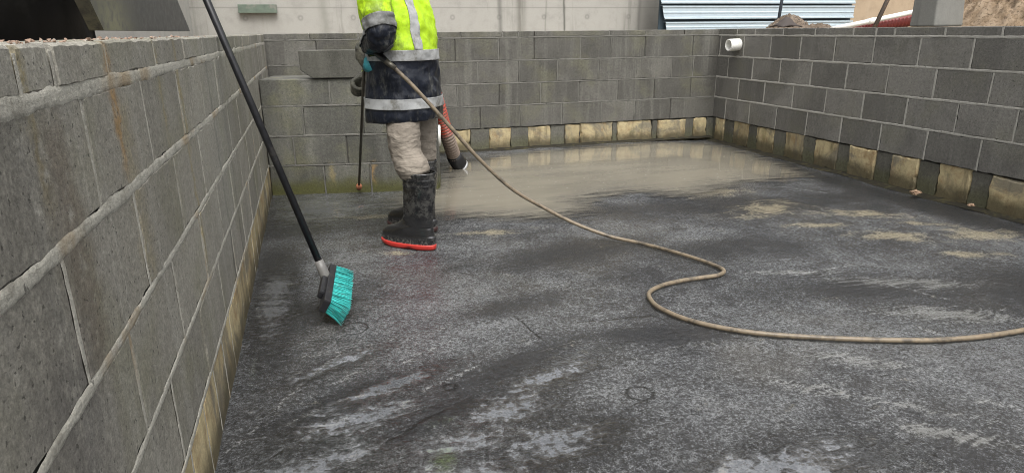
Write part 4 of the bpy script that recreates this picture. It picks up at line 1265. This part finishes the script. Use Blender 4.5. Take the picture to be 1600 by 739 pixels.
# move lance so that it passes through both grips
# ------------------------------------------------------------------ washing lance
M_steel = simple('lance_steel', (.09, .082, .065), .4, .2, 40, .1, metal=.6)
M_brass = simple('brass_nozzle', (.55, .22, .12), .35, .15, 40, .1, metal=.5)
Wm = Matrix.Translation(person.location) @ Matrix.Rotation(math.atan2(FD.y, FD.x), 4, 'Z')
w = lambda p: Wm @ Vector(p)
wl = empty('washing_lance', w(LB) * 1.0)
wl.location.z = 0
tag(wl, 'thin upright washing lance with a brass nozzle in the gloved hands of the worker', 'lance')
o0 = wl.location.copy()
A = w(LH) + (w(LH) - w(LB)).normalized() * .06; Bp = w(LB)
def seg(name, pts, rad, mat, n=12):
    b = MB(); b.add(*tube([Vector(p) - o0 for p in pts], rad, n)); return b.build(name, mat, wl, True)
dl = (Bp - A).normalized()
seg('tube', [A, Bp], .0085, M_steel)
nz = seg('nozzle', [Bp - dl * .01, Bp + dl * .005, Bp + dl * .012, Bp + dl * .034, Bp + dl * .040], [.013, .020, .0215, .020, .010], M_brass, 16)
seg('nozzle_tip', [Bp + dl * .040, Bp + dl * .052], [.012, .011], M_rub)
G0 = w(LH) + (A - Bp).normalized() * .035
Hs = Vector(air[0])
body = catmull([G0, G0.lerp(Hs, .25) + Vector((0, -.02, .012)), G0.lerp(Hs, .6) + Vector((0, -.045, .006)), Hs + Vector((-.02, .01, .015))], 6)
seg('trigger_handle', body, [.020, .022, .022, .021, .020, .019, .019, .018, .018, .017, .017, .016, .016, .016, .015, .015, .014, .014, .013], M_rub)
seg('hose_coupling', [Hs + Vector((-.028, .012, .022)), Hs + Vector((.012, -.006, -.012))], .0135, M_steel)

# ------------------------------------------------------------------ camera
R3 = Vector((0.9572188, -0.2892078, -0.0095395)); U3 = Vector((0.0957536, 0.2854705, 0.9535921)); F3 = Vector((0.2730630, 0.9137097, -0.3009504))
cam = bpy.data.cameras.new('camera'); co = bpy.data.objects.new('camera', cam); COL.objects.link(co)
Mx = Matrix.Identity(4)
for i in range(3): Mx[i][0] = R3[i]; Mx[i][1] = U3[i]; Mx[i][2] = -F3[i]; 
Mx[0][3], Mx[1][3], Mx[2][3] = .32945, 0.0, 1.06383
co.matrix_world = Mx
cam.sensor_width = 36; cam.lens = 36 * 1018.15 / 1600
cam.clip_start = .02; cam.clip_end = 600
SC.camera = co

# ------------------------------------------------------------------ light: overcast
wd = bpy.data.worlds.new('World'); SC.world = wd; wd.use_nodes = True
nt = wd.node_tree; bg = nt.nodes['Background']
sky = nt.nodes.new('ShaderNodeTexSky'); sky.sky_type = 'NISHITA'; sky.sun_disc = False
EL, AZ = math.radians(62), math.radians(178)
sky.sun_elevation = EL; sky.sun_rotation = AZ; sky.air_density = 1.0; sky.dust_density = 6.0; sky.ozone_density = .6
hs = nt.nodes.new('ShaderNodeHueSaturation'); hs.inputs['Saturation'].default_value = .13
nt.links.new(sky.outputs[0], hs.inputs['Color']); nt.links.new(hs.outputs[0], bg.inputs['Color'])
bg.inputs['Strength'].default_value = .12
sun = bpy.data.lights.new('sun', 'SUN'); sun.energy = .9; sun.angle = math.radians(35); sun.color = (1, .98, .95)
so_ = bpy.data.objects.new('sun', sun); COL.objects.link(so_)
sd_ = Vector((math.sin(AZ) * math.cos(EL), math.cos(AZ) * math.cos(EL), math.sin(EL)))
so_.rotation_euler = sd_.to_track_quat('Z', 'Y').to_euler()
SC.view_settings.view_transform = 'Standard'; SC.view_settings.look = 'None'; SC.view_settings.gamma = 1.0
SC.view_settings.exposure = 1.05
SC.render.engine = 'CYCLES'
SC.cycles.max_bounces = 6; SC.cycles.diffuse_bounces = 3; SC.cycles.glossy_bounces = 3; SC.cycles.transparent_max_bounces = 8
SC.cycles.use_denoising = True
SC.cycles.filter_width = 1.0
